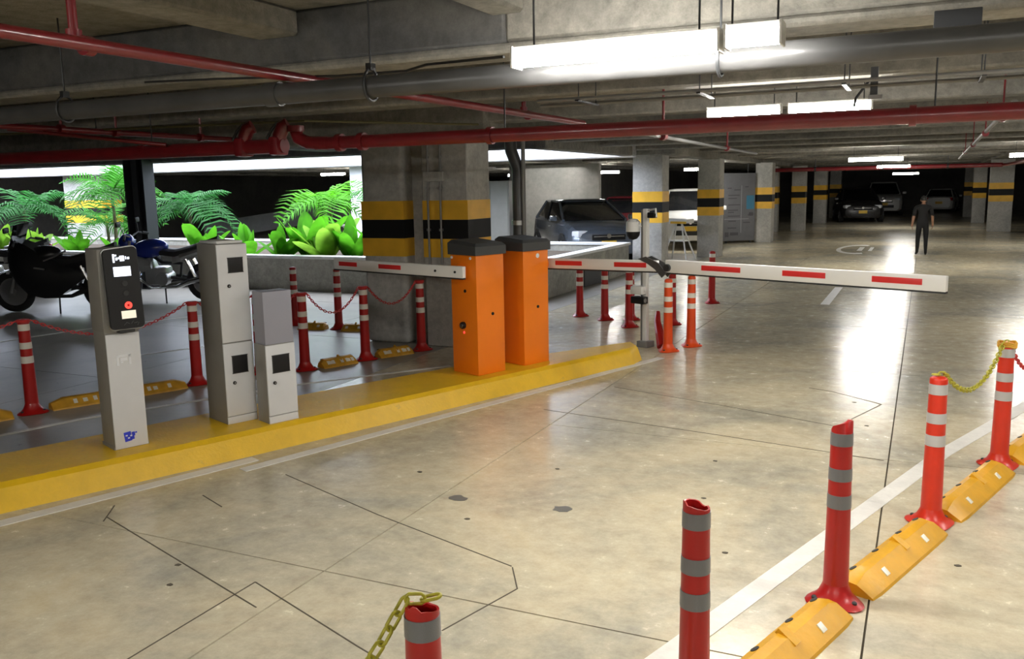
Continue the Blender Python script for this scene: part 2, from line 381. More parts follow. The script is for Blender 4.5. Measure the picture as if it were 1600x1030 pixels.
# ------------------------------------------------------------------ columns
ZB = (1.15, 1.385, 1.625, 1.865)
def stripes(t, x0, x1, y0, y1):
    for k, m in enumerate(('band_yellow', 'band_black', 'band_yellow')):
        b = B(); box(b, ((x0+x1)/2, (y0+y1)/2, (ZB[k]+ZB[k+1])/2), (x1-x0+.008, y1-y0+.008, ZB[k+1]-ZB[k]-.001)); obj('stripe', b, m, t)
def column(x0, x1, y0, y1, z1, label, mat='column', st=True):
    cx, cy = (x0+x1)/2, (y0+y1)/2
    t = thing('concrete_column', label, 'column', (cx, cy, 0))
    b = B(); box(b, (0, 0, z1/2), (x1-x0, y1-y0, z1), bev=.02, seg=2); obj('shaft', b, mat, t)
    if st: stripes(t, x0-cx, x1-cx, y0-cy, y1-cy)
    return t
t = thing('concrete_column', 'massive twin concrete column with yellow and black bands behind the orange barriers', 'column', (-5.9, 9.95, 0))
b = B(); box(b, (-.49, 0, 1.31), (.64, .56, 2.62), bev=.07, seg=3); obj('shaft', b, 'column', t); stripes(t, -.81, -.17, -.28, .28)
b = B(); box(b, (.46, 0, 1.31), (.64, .62, 2.62), bev=.012, seg=1); obj('shaft', b, 'column', t); stripes(t, .14, .78, -.31, .31)
b = B(); box(b, (-.02, .12, 1.31), (.36, .32, 2.62)); obj('web', b, 'column', t)
# conduits fixed on it
t = thing('wall_conduit', 'pair of thin grey conduits with a small box climbing the big banded column', 'conduit', (-5.6, 9.6, 0))
for x, r_ in ((-.06, .014), (.12, .014)):
    b = B(); tube(b, [(x, 0, .9), (x, 0, 1.95), (x+.01, 0, 2.06), (x+.01, 0, 2.6)], r_, 8); obj('conduit', b, 'conduit', t)
pbox('junction_box', (.03, .005, 2.16), (.28, .05, .12), 'column', t, bev=.01)
for z in (1.0, 1.5, 2.02, 2.4):
    for x in (-.06, .12): pbox('clamp', (x, .005, z), (.05, .03, .03), 'steel', t)
t = thing('drain_downpipe', 'thick grey downpipe bundle standing behind the second orange barrier', 'pipe', (-5.05, 11.0, 0))
b = B(); tube(b, [(-.12, 0, 2.8), (-.10, 0, 2.5), (0, 0, 2.25), (0, 0, 0)], .085, 14); obj('pipe', b, 'drain_pipe', t)
b = B(); tube(b, [(.10, -.05, 2.8), (.10, -.05, 0)], .03, 8); obj('pipe', b, 'conduit', t)
for z in (.6, 1.5): b = B(); lathe(b, [(.085, z), (.10, z), (.10, z+.06), (.085, z+.06)]); obj('collar', b, 'steel', t)
column(-6.15, -5.45, 19.72, 20.3, 2.7, 'banded concrete column at the end of the light well beside the slate car')
column(-5.74, -5.14, 24.4, 25.0, 2.7, 'banded concrete column left of the printed notice board')
column(-5.31, -4.75, 31.0, 31.6, 2.7, 'banded concrete column right of the printed notice board')
column(-6.2, -5.55, 37.6, 38.2, 2.7, 'banded column half hidden behind the one right of the notice board')
column(-5.12, -4.58, 38.6, 39.2, 2.7, 'banded concrete column beside the narrow lit gap on the far left')
column(-5.05, -4.45, 46.0, 46.6, 2.7, 'banded concrete column just left of the dark far hatchback')
column(-5.0, -4.4, 53.5, 54.1, 2.7, 'farthest banded column behind the dark far hatchback')
column(2.2, 3.0, 38.6, 39.2, 2.75, 'widest banded column on the right side of the far lane')
column(1.95, 2.5, 46.2, 46.8, 2.75, 'second banded column on the right side of the far lane')
column(1.85, 2.35, 54.0, 54.6, 2.75, 'deepest banded column on the right of the far lane')
column(-25.2, -23.5, 19.75, 20.5, 2.7, 'wide pale banded column behind the palms at the far left')
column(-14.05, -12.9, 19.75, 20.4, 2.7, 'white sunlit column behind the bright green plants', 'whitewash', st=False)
column(-18.6, -18.0, 30, 30.6, 2.75, 'dim slim column deep behind the planter', 'column', st=False)
# dark steel column in front of the planter
t = thing('steel_column', 'dark steel column standing before the planter behind the motorcycles', 'column', (-15.3, 13.85, 0))
b = B()
for s in (-1, 1): box(b, (s*.27, 0, 1.38), (.03, .3, 2.72))
box(b, (0, .04, 1.38), (.54, .03, 2.72)); obj('shaft', b, 'dark_metal', t)
pbox('base_plate', (0, 0, .012), (.75, .5, .024), 'dark_metal', t)
b = B(); box(b, (.0, -.1, 1.38), (.16, .05, 2.72)); obj('rib', b, 'dark_metal', t)

# ------------------------------------------------------------------ planter in the light well
t = thing('planter', 'long concrete planter with white coping under the open light well', 'planter', (-19, 14.3, 0))
ox, oy = -19, 14.3
def rel(n, x0, x1, y0, y1, z0, z1, m): 
    b = B(); box(b, ((x0+x1)/2-ox, (y0+y1)/2-oy, (z0+z1)/2), (x1-x0, y1-y0, z1-z0), bev=.008, seg=1); return obj(n, b, m, t)
rel('front_wall', -31.9, -6.12, 14.3, 14.48, 0, .66, 'planter'); rel('coping', -31.9, -6.08, 14.26, 14.52, .66, .72, 'coping')
rel('side_wall', -6.32, -6.14, 14.49, 19.2, 0, .66, 'planter'); rel('coping', -6.36, -6.1, 14.53, 19.2, .66, .72, 'coping')
rel('rear_wall', -31.9, -6.14, 19.22, 19.42, 0, .66, 'planter'); rel('coping', -31.9, -6.1, 19.2, 19.46, .66, .72, 'coping')
pbox('drain_opening', (-6.135-ox, 17.2-oy, .22), (.03, 1.5, .42), 'black_matte', t)
rel('soil', -31.9, -6.33, 14.5, 19.2, .3, .52, 'soil')
# dark inclined ramp parapet seen beyond the planter
b = B(); slabp(b, [(-23.5, .35), (-12.5, 1.75), (-12.5, 2.25), (-23.5, .95)], Matrix(((1, 0, 0, 0), (0, 0, 1, 24.0), (0, 1, 0, 0), (0, 0, 0, 1))), .3)
box(b, (-12.6, 24.15, 1.1), (.2, .3, 2.2)); box(b, (-18, 24.15, .55), (.2, .3, 1.1))
tag(obj('ramp_parapet', b, 'dark_wall'), 'dark sloping ramp parapet beyond the planter', 'ramp')

# ------------------------------------------------------------------ pipes
def clampring(b, p, axis, r, wd=.03): 
    d = Vector(axis); cyl(b, Vector(p)-d*wd/2, Vector(p)+d*wd/2, r, r, 14)
t = thing('sprinkler_main', 'thick dark red sprinkler main crossing the whole ceiling', 'pipe', (0, 6.05, 2.395))
def px_(x0, x1, r_, z=0): b = B(); cyl(b, (x0, 0, z), (x1, 0, z), r_, n=18); return obj('pipe', b, 'red_pipe', t)
px_(-4.62, 9, .052); px_(-32, -4.95, .062, -.005)
b = B(); tube(b, [(-4.50, 0, 0), (-4.70, 0, .01), (-4.80, 0, .05), (-4.83, 0, .13)], .055, 14); obj('elbow', b, 'red_pipe', t)
for p_, a_ in (((-4.83, 0, .13), (0, 0, 1)), ((-4.38, 0, 0), (1, 0, 0)), ((-4.16, 0, 0), (1, 0, 0))): b = B(); clampring(b, p_, a_, .072, .05); obj('coupling', b, 'red_pipe', t)
for x in (-5.02, -5.40):
    b = B(); tube(b, [(x, 0, 0), (x+.02, 0, .08), (x+.06, 0, .15), (x+.10, .02, .17)], .06, 12); box(b, (x, 0, -.005), (.10, .16, .16), bev=.03); obj('valve', b, 'red_pipe', t)
    b = B(); tube(b, [(x-.10, -.02, .06), (x-.04, -.02, .14), (x+.02, -.02, .19)], .012, 6); obj('handle', b, 'dark_metal', t)
for x in (-9.5, -6.6, -3.0, -.1, 2.6):
    b = B(); clampring(b, (x, 0, 0), (1, 0, 0), .066, .04); obj('coupling', b, 'red_pipe', t)
    b = B(); cyl(b, (x+.12, 0, .05), (x+.12, 0, .8), .006, n=6); obj('hanger_rod', b, 'dark_metal', t)
t = thing('sprinkler_branch', 'glossy red sprinkler branch pipe at the upper left running away under the near beam', 'pipe', (-3.65, 0, 2.685))
b = B(); cyl(b, (0, -7, 0), (.22, 9.2, 0), .031, n=14); obj('pipe', b, 'red_pipe', t)
for y, dz in ((2.98, .5), (7.85, .5)):
    b = B(); cyl(b, (.02*y-.04, y, .02), (.02*y-.04, y, dz), .022, n=12); obj('riser', b, 'red_pipe', t)
    b = B(); clampring(b, (.0136*y+.06, y, 0), (0, 1, 0), .045, .05); cyl(b, (.02*y-.04, y, .03), (.02*y-.04, y, .08), .036); obj('tee', b, 'red_pipe', t)
t = thing('sprinkler_branch', 'slim dark red branch pipe at the far left above the main', 'pipe', (-7.1, 0, 2.6))
b = B(); cyl(b, (0, -6, 0), (-.03, 8.1, 0), .028, n=12); obj('pipe', b, 'red_pipe', t)
for y in (5.6, 6.2, 7.3): b = B(); clampring(b, (0, y, 0), (0, 1, 0), .042, .05); cyl(b, (0, y, .02), (0, y, .2), .012, n=6); obj('hanger', b, 'red_pipe', t)
b = B(); cyl(b, (-.3, 5.3, -.0), (.9, 5.95, -.16), .018, n=10); obj('drop', b, 'red_pipe', t)
t = thing('sprinkler_branch', 'slim white and red pipe descending away at the right ceiling', 'pipe', (.5, 7.3, 2.47))
b = B(); cyl(b, (0, -.5, .03), (.1, 14.2, -.02), .02, n=10); obj('pipe', b, 'conduit', t)
for y in (.6, 3.2, 6.5, 10): b = B(); clampring(b, (.007*y, y, 0), (0, 1, 0), .034, .12); cyl(b, (.007*y, y, 0), (.007*y, y, .32), .008, n=6); obj('coupling', b, 'red_pipe', t)
t = thing('sprinkler_branch', 'thin pale pipe with red tee running away at mid ceiling', 'pipe', (-2.0, 7.2, 2.4))
b = B(); cyl(b, (0, -1.1, 0), (-.12, 5.2, 0), .016, n=10); obj('pipe', b, 'conduit', t)
for x_, y_ in ((0, .05), (-.07, 3)): b = B(); clampring(b, (x_, y_, 0), (0, 1, 0), .032, .08); cyl(b, (x_, y_, 0), (x_, y_, .38), .011, n=6); obj('tee', b, 'red_pipe', t)
t = thing('sprinkler_main', 'dark red pipe crossing the lane deep behind the far lamps', 'pipe', (-1, 33, 2.46))
b = B(); cyl(b, (-4.2, 0, 0), (3.2, 0, 0), .07, n=12); obj('pipe', b, 'red_pipe', t)
b = B(); tube(b, [(3.2, 0, 0), (3.3, -.3, 0), (3.35, -14, 0)], .05, 10); obj('pipe', b, 'red_pipe', t)
for x in (-2.6, -.4, 1.6): b = B(); cyl(b, (x, 0, 0), (x, 0, .7), .012, n=6); clampring(b, (x, 0, 0), (1, 0, 0), .09, .06); obj('hanger', b, 'dark_metal', t)
# big grey drain pipe under the near beam
t = thing('drain_pipe', 'big dark grey drain pipe hung on rods below the near ceiling beam', 'pipe', (0, 4.33, 2.585))
b = B(); cyl(b, (-32, 0, 0), (9, 0, 0), .062, n=20); obj('pipe', b, 'drain_pipe', t)
for x in (-5.42, -2.9, -.92, 1.5):
    b = B(); cyl(b, (x, 0, .10), (x, 0, .62), .006, n=6); obj('hanger_rod', b, 'dark_metal', t)
    b = B(); tube(b, [(x, .075*math.cos(a), .01+.088*math.sin(a)) for a in [2*math.pi*k/18 for k in range(18)]], .009, 6, closed=True); box(b, (x, 0, .11), (.035, .05, .04)); obj('hanger_ring', b, 'dark_metal', t)
for x in (-7.6, -3.6, .7): b = B(); clampring(b, (x, 0, 0), (1, 0, 0), .072, .10); obj('coupling', b, 'drain_pipe', t)
# conduits
t = thing('ceiling_conduit', 'pair of slim grey conduits along the ceiling behind the lit tube', 'conduit', (0, 6.6, 2.68))
for dy, dz, x0 in ((0, 0, -2.85), (.42, 0, -3.0)):
    b = B(); cyl(b, (x0, dy, dz), (9, dy-.15, dz), .014, n=8); obj('conduit', b, 'conduit', t)
for x in (-2.5, -1.55, -.55, .3, 1.4):
    b = B(); cyl(b, (x, 0, 0), (x, 0, .5), .005, n=5); cyl(b, (x, .4, 0), (x, .4, .5), .005, n=5); box(b, (x, .2, -.015), (.03, .48, .012)); obj('hanger', b, 'dark_metal', t)
t = thing('ceiling_conduit', 'thin brown conduit along the ceiling at the left', 'conduit', (-5.0, 6.4, 2.62))
b = B(); tube(b, [(-9, -1.4, 0), (0, 0, 0), (1.0, 1.4, 0)], .011, 8); obj('conduit', b, 'stem', t)
for x, y in ((-2.2, -.34), (-4.5, -.7)): b = B(); cyl(b, (x, y, 0), (x, y, .3), .006, n=5); obj('hanger', b, 'dark_metal', t)
t = thing('lamp_cable', 'loose black cable sagging to the lit ceiling tube', 'cable', (-3.4, 4.55, 2.72))
b = B(); tube(b, [(-1.6, .1, .06), (-.9, .05, .03), (.1, .03, -.02), (.6, .0, -.03), (.8, -.1, -.02), (1.45, -.45, -.07)], .008, 6); obj('cable', b, 'black_matte', t)
t = thing('ceiling_bracket', 'dark steel bracket with a short strut under the ceiling above the main pipe', 'bracket', (-.38, 7.0, 2.8))
pbox('plate', (0, 0, -.09), (.05, .05, .2), 'dark_metal', t); b = B(); tube(b, [(-.02, 0, -.06), (-.12, 0, -.2), (-.13, 0, -.26)], .01, 6); obj('strut', b, 'dark_metal', t); pbox('foot', (.01, 0, -.2), (.09, .06, .03), 'steel', t)
t = thing('wire_tray', 'short dark box with a pale lip on the ceiling at the upper right', 'box', (.16, 4.75, 2.68))
pbox('box', (-.07, 0, .05), (.2, .16, .09), 'dark_metal', t, bev=.006); pbox('lip', (-.07, -.09, -.005), (.2, .015, .02), 'lamp_housing', t)

# ------------------------------------------------------------------ lamps
def fixture(x0, x1, y, z, label, wd=.11, up=None):
    L = x1-x0; up = ZS if up is None else up
    t = thing('ceiling_lamp', label, 'lamp', ((x0+x1)/2, y, z), group='fluorescent batten lamps')
    b = B(); box(b, (0, 0, .065), (L, wd*.8, .03), bev=.006); obj('housing', b, 'lamp_housing', t)
    b = B(); n = 10
    prof = [(wd/2*math.cos(math.pi*k/n), .05-.065*math.sin(math.pi*k/n)) for k in range(n+1)]
    rings(b, [[Vector((sx*L/2, py, pz)) for py, pz in prof] for sx in (-.985, .985)]); obj('diffuser', b, 'tube_light', t)
    for s in (-1, 1):
        b = B(); box(b, (s*(L/2-.004), 0, .03), (.012, wd+.01, .10), bev=.004); obj('end_cap', b, 'lamp_housing', t)
        b = B(); cyl(b, (s*L*.40, 0, .08), (s*L*.40, 0, up-z), .005, n=6); obj('hanger', b, 'dark_metal', t)
    return t
fixture(-1.84, -.845, 4.0, 2.59, 'brightly lit long tube lamp nearest the camera under the first beam')
fixture(-.825, -.585, 4.0, 2.60, 'short bright tube lamp right of the nearest long tube lamp')
fixture(-1.72, -1.11, 7.62, 2.565, 'lit tube lamp half hidden over the red main, left one', .07); fixture(-1.06, -.42, 7.62, 2.565, 'lit tube lamp half hidden over the red main, right one', .07)
fixture(-1.72, -.52, 22.6, 2.49, 'bright tube lamp hanging mid-lane above the far cars'); fixture(-1.35, -.33, 41.5, 2.28, 'small bright tube lamp deepest over the far lane')
fixture(1.62, 2.9, 22.6, 2.49, 'bright tube lamp cut by the right picture edge')
fixture(-1.5, -.5, 31.2, 2.44, 'tube lamp strip just above the deepest lane lamp')
fixture(2.9, 4.1, 30, 2.45, 'small tube lamp low at the right picture edge')
fixture(-10.6, -9.6, 29.3, 2.46, 'tube lamp beyond the slate car')
fixture(-11.4, -10.2, 25.8, 3.08, 'added tube lamp hidden between the joists to brighten the wall behind the slate car'); fixture(-18.5, -17.3, 25.8, 3.08, 'added tube lamp hidden between the joists to brighten the bays beyond the planter')  # both added out of view to brighten the rear wall and far bays
fixture(-15.6, -14.4, 33, 2.5, 'small lit lamp deep beyond the planter, nearer one'); fixture(-21.5, -20.3, 34, 2.5, 'small lit lamp deep beyond the planter at the far left'); fixture(-19.7, -18.7, 26, 2.58, 'lit lamp just under the bright strip left of the white column')
fixture(-6.9, -5.7, 27.5, 2.45, 'lit lamp over the white car behind the columns')
for x, y, lb in ((-.6, -2.9, 'added unseen tube lamp behind the camera on the left'), (1.6, -2.9, 'added unseen tube lamp behind the camera on the right'), (1.5, 4.0, 'added unseen tube lamp right of the frame in line with the nearest tube'), (-5.0, -.4, 'added unseen tube lamp behind the camera over the kerb island'), (2.2, 7.62, 'added unseen tube lamp right of the frame over the near lane'), (2.2, 13.5, 'added unseen tube lamp right of the frame farther down the lane')):
    fixture(x, x+1.2, y, 2.66, lb)  # extra lamps outside the frame, added to raise the brightness
# ------------------------------------------------------------------ ticket pillar, cabinets
RZ = R(-21.1)
t = thing('ticket_dispenser', 'grey ticket pillar with black panel, lit screen and red ring button on the kerb', 'ticket machine', (-5.246, 4.324, .17), RZ)
pbox('body', (-.119, .121, .715), (.235, .24, 1.43), 'kiosk_side_shaded', t, bev=.006)
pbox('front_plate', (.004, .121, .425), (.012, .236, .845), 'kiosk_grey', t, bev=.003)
pbox('head_shell', (-.115, .121, 1.16), (.246, .252, .60), 'kiosk_side_shaded', t, bev=.014)
tilt = Matrix.Rotation(R(4.5), 4, 'Y')
PM = Matrix.Translation((.040, .142, 1.165)) @ Matrix.Rotation(R(-4.5), 4, 'Y')    # local frame of the black panel: x out, y along, z up
def onp(name, y, z, wy, wz, mat, d=.004, x=.028, parent=None, bev=0):
    b = B(); box(b, (x, y, z), (d, wy, wz), bev=bev); bmesh.ops.transform(b, matrix=PM, verts=b.verts); return obj(name, b, mat, parent)
b = B(); poly = []
for cx, cz, a0 in ((.085, .27, 0), (-.085, .255, 90), (-.085, -.245, 180), (.085, -.245, 270)):
    for k in range(5): a = R(a0+k*22.5); poly.append((cx+.033*math.cos(a), cz+.033*math.sin(a)))
slabp(b, poly, PM @ Matrix(((0, 0, 1, -.026), (1, 0, 0, 0), (0, 1, 0, 0), (0, 0, 0, 1))), .052)
panel = obj('panel', b, 'black_plastic', t)
b = B(); tube(b, [PM @ Vector((-.002, y*1.035, z*1.015)) for y, z in poly], .006, 6, closed=True); obj('panel_rim', b, 'steel', t)
onp('screen', 0, .13, .118, .068, 'screen', parent=panel)
ic = B()
for y, z, wy, wz in ((-.05, .225, .012, .06), (-.038, .245, .018, .012), (-.03, .22, .012, .02), (-.012, .225, .014, .014), (.008, .222, .03, .038), (.034, .225, .008, .02), (.052, .222, .014, .016)):
    box(ic, (.028, y, z), (.004, wy, wz))
bmesh.ops.transform(ic, matrix=PM, verts=ic.verts); obj('display_icons', ic, 'screen', panel)
def disc(name, y, z, r_, mat, parent, ring=0, x=.026, h=.006, MM=None):
    b = B(); MX = (MM if MM is not None else PM) @ Matrix.Translation((x, y, z)) @ Matrix.Rotation(R(90), 4, 'Y')
    prof = [(0.0005, 0), (r_, 0), (r_, h*.7), (r_*.9, h), (0.0005, h)] if not ring else [(ring, 0), (r_, 0), (r_, h), (ring, h), (ring, 0)]
    lathe(b, prof, n=18, M=MX); return obj(name, b, mat, parent)
disc('sensor', .008, .045, .020, 'black_matte', panel); disc('sensor', .008, -.025, .020, 'black_matte', panel)
disc('call_button', .016, -.112, .026, 'led_red', panel, ring=.011); disc('button_core', .016, -.112, .008, 'tail_red', panel)
onp('paper_label', .012, -.178, .10, .056, 'label_cream_glow', parent=panel)
sc = B()
for y, z, rx in ((-.02, -.243, 40), (0, -.238, -30), (.03, -.235, 50), (.055, -.24, 10), (.07, -.25, 60)):
    box(sc, (.0285, y, z), (.003, .026, .004), M=Matrix.Rotation(R(rx), 4, 'X'))
bmesh.ops.transform(sc, matrix=PM, verts=sc.verts); obj('scratches', sc, 'cap_grey', panel)
pbox('ticket_tray', (.03, .14, .868), (.07, .11, .022), 'black_matte', t, bev=.005)
b = B()
for y, z, wy, wz in ((.115, .685, .10, .016), (.072, .655, .016, .075), (.158, .655, .016, .075), (.115, .66, .05, .022), (.10, .64, .02, .012)): box(b, (.0115, y, z), (.004, wy, wz))
obj('sticker', b, 'sticker', t)
b = B()
for y, z, wy, wz in ((.095, .086, .05, .07), (.125, .075, .03, .03), (.135, .10, .022, .03), (.155, .108, .012, .012)): box(b, (.0115, y, z), (.004, wy, wz), M=Matrix.Rotation(R(6), 4, 'X'))
lg = obj('logo', b, 'logo_blue', t); lg['label'] = 'blue printed logo'
b = B()
for y, z in ((.085, .095), (.10, .075), (.118, .09)): box(b, (.0140, y, z), (.002, .014, .01))
obj('logo_cutout', b, 'sticker', lg)
pbox('plinth', (-.118, .121, .012), (.245, .25, .024), 'kiosk_side_shaded', t)

def cabinet_door(t, z0, z1, wd, sq=None, key=None, mat='kiosk_grey'):
    d = pbox('door', (.006, wd/2, (z0+z1)/2), (.014, wd-.004, z1-z0-.006), mat, t, bev=.003)
    if sq:
        y0, y1, a, c = sq
        pbox('screen', (.0145, (y0+y1)/2, (a+c)/2), (.006, y1-y0, c-a), 'black_plastic', d, bev=.002)
        f = B(); 
        for (yy_, zz, wy, wz) in (((y0+y1)/2, a, y1-y0+.012, .006), ((y0+y1)/2, c, y1-y0+.012, .006), (y0, (a+c)/2, .006, c-a), (y1, (a+c)/2, .006, c-a)): box(f, (.0155, yy_, zz), (.007, wy, wz))
        obj('screen_frame', f, 'black_matte', d)
    if key: disc('lock', key[0], key[1], .014, 'black_plastic', d, x=.013, h=.012, MM=Matrix.Identity(4)); disc('keyhole', key[0], key[1], .006, 'steel', d, x=.024, h=.003, MM=Matrix.Identity(4))
    return d
t = thing('equipment_cabinet', 'tall slim grey cabinet with two doors and two black screens on the kerb', 'cabinet', (-4.972, 5.177, .17), RZ)
pbox('body', (-.165, .128, .72), (.33, .256, 1.44), 'kiosk_side_shaded', t, bev=.004)
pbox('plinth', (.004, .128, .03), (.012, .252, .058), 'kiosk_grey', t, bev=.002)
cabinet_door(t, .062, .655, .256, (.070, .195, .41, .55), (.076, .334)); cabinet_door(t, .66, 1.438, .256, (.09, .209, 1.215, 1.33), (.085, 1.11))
pbox('top', (-.165, .128, 1.452), (.30, .22, .022), 'coping', t, bev=.006)
t = thing('equipment_cabinet', 'low narrow cabinet with white lower door and lilac grey upper half', 'cabinet', (-4.668, 5.315, .17), RZ)
pbox('body', (-.085, .13, .32), (.17, .26, .64), 'kiosk_side_shaded', t, bev=.004); pbox('plinth', (.004, .13, .03), (.012, .256, .058), 'kiosk_grey', t)
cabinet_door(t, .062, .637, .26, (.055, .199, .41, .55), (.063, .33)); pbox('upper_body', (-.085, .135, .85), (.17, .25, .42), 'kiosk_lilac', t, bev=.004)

# ------------------------------------------------------------------ barriers
def screwrow(t, pts, MM):
    for y, z, r_ in pts: disc('screw', y, z, r_, 'steel', t, x=0, h=.006, MM=MM)
ID = Matrix.Identity(4)
SIDE = Matrix(((0, 1, 0, 0), (-1, 0, 0, 0), (0, 0, 1, 0), (0, 0, 0, 1)))     # x out -> -y local, y along -> +x
def barrier(label, loc):
    t = thing('barrier_gate', label, 'barrier', loc, RZ, 'orange boom barriers')
    pbox('housing', (-.1915, .183, .595), (.383, .366, 1.19), 'orange', t, bev=.008)
    b = B(); A = [(-.40, -.02), (.018, -.02), (.018, .386), (-.40, .386)]
    rings(b, [[Vector((x, y, 1.19)) for x, y in A], [Vector((x, y, 1.275+(.03 if x < -.2 else 0))) for x, y in A], [Vector((x*.86-.025, y*.86+.026, 1.305+(.03 if x < -.2 else 0))) for x, y in A]])
    obj('cap', b, 'cap_grey', t, ang=20)
    disc('lock', .205, .603, .016, 'black_plastic', t, x=0, h=.008, MM=ID)
    return t
t = barrier('near orange barrier box with a round lens, its arm closing the left lane', (-3.916, 7.515, .17))
disc('lock', -.17, .835, .016, 'black_plastic', t, x=0, h=.008, MM=SIDE)
disc('lens_housing', -.205, .49, .036, 'black_plastic', t, x=0, h=.03, MM=SIDE); disc('lens', -.205, .49, .022, 'chrome', t, x=.03, h=.006, MM=SIDE)
disc('indicator', -.20, .418, .012, 'led_red', t, x=0, h=.008, MM=SIDE)
for y, z in ((-.36, 1.161), (-.08, 1.161)): disc('bolt', y, z, .014, 'sticker', t, x=0, h=.008, MM=SIDE)
disc('pivot', -.24, 1.03, .075, 'orange', t, x=0, h=.05, MM=SIDE)
def arm(t, name, p, q, segs, h=.115, th=.045, face=-1, par=None):
    """boom from p to q (local), red reflectors segs=(a,b) along it on the side face*local normal"""
    p, q = Vector(p), Vector(q); d = (q-p); L = d.length; d.normalize(); nrm = Vector((0, 0, 1)).cross(d).normalized(); up = d.cross(nrm).normalized()
    if up.z < 0: up = -up
    m = Matrix((( d.x, nrm.x, up.x, p.x), (d.y, nrm.y, up.y, p.y), (d.z, nrm.z, up.z, p.z), (0, 0, 0, 1)))
    b = B(); box(b, (L/2, 0, 0), (L, th, h), bev=.006); bmesh.ops.transform(b, matrix=m, verts=b.verts); a = obj(name, b, 'arm_white', par or t)
    b = B(); box(b, (L/2, 0, -h/2-.005), (L, th*.8, .016)); bmesh.ops.transform(b, matrix=m, verts=b.verts); obj('edge_strip', b, 'dark_metal', a)
    for s0, s1 in segs:
        b = B(); box(b, ((s0+s1)/2, face*(th/2+.002), .006), (s1-s0, .004, .046), bev=.0015); bmesh.ops.transform(b, matrix=m, verts=b.verts); obj('reflector', b, 'arm_red', a)
    return a, m
a_, m_ = arm(t, 'boom_arm', (-.09, -.075, 1.03), (-2.03, -.295, 1.038), [(.87, 1.21), (1.56, 1.86)], face=1)
for s in (.10, .37):
    b = B(); cyl(b, m_ @ Vector((s, .022, 0)), m_ @ Vector((s, .032, 0)), .012, n=8); obj('bolt', b, 'dark_metal', a_)
t = barrier('far orange barrier box with a white sticker, its jointed arm closing the right lane', (-3.693, 8.13, .17))
disc('sticker', .21, 1.135, .024, 'sticker', t, x=0, h=.004, MM=ID)
a_, m_ = arm(t, 'boom_arm', (-.08, .45, 1.037), (1.36, .45, 1.078), [(.13, .50), (.925, 1.32)], h=.105)
arm(t, 'boom_arm', (1.46, .45, 1.083), (3.97, .45, 1.078), [(.40, .80), (1.20, 1.58), (1.96, 2.34)], h=.118)
b = B()
for yy_ in (.405, .495):
    slabp(b, [(1.16, 1.14), (1.25, 1.165), (1.40, 1.11), (1.49, 1.02), (1.44, .975), (1.36, 1.05), (1.27, 1.10)], Matrix(((1, 0, 0, 0), (0, 0, 1, yy_-.006), (0, 1, 0, 0), (0, 0, 0, 1))), .012)
obj('knuckle', b, 'drain_pipe', t)
b = B(); cyl(b, (1.49, .40, 1.07), (1.49, .50, 1.07), .035, n=14); obj('knuckle_bolt', b, 'dark_metal', t)
b = B(); cyl(b, (-.12, .366, 1.03), (-.12, .44, 1.03), .07, n=18); obj('pivot', b, 'orange', t)

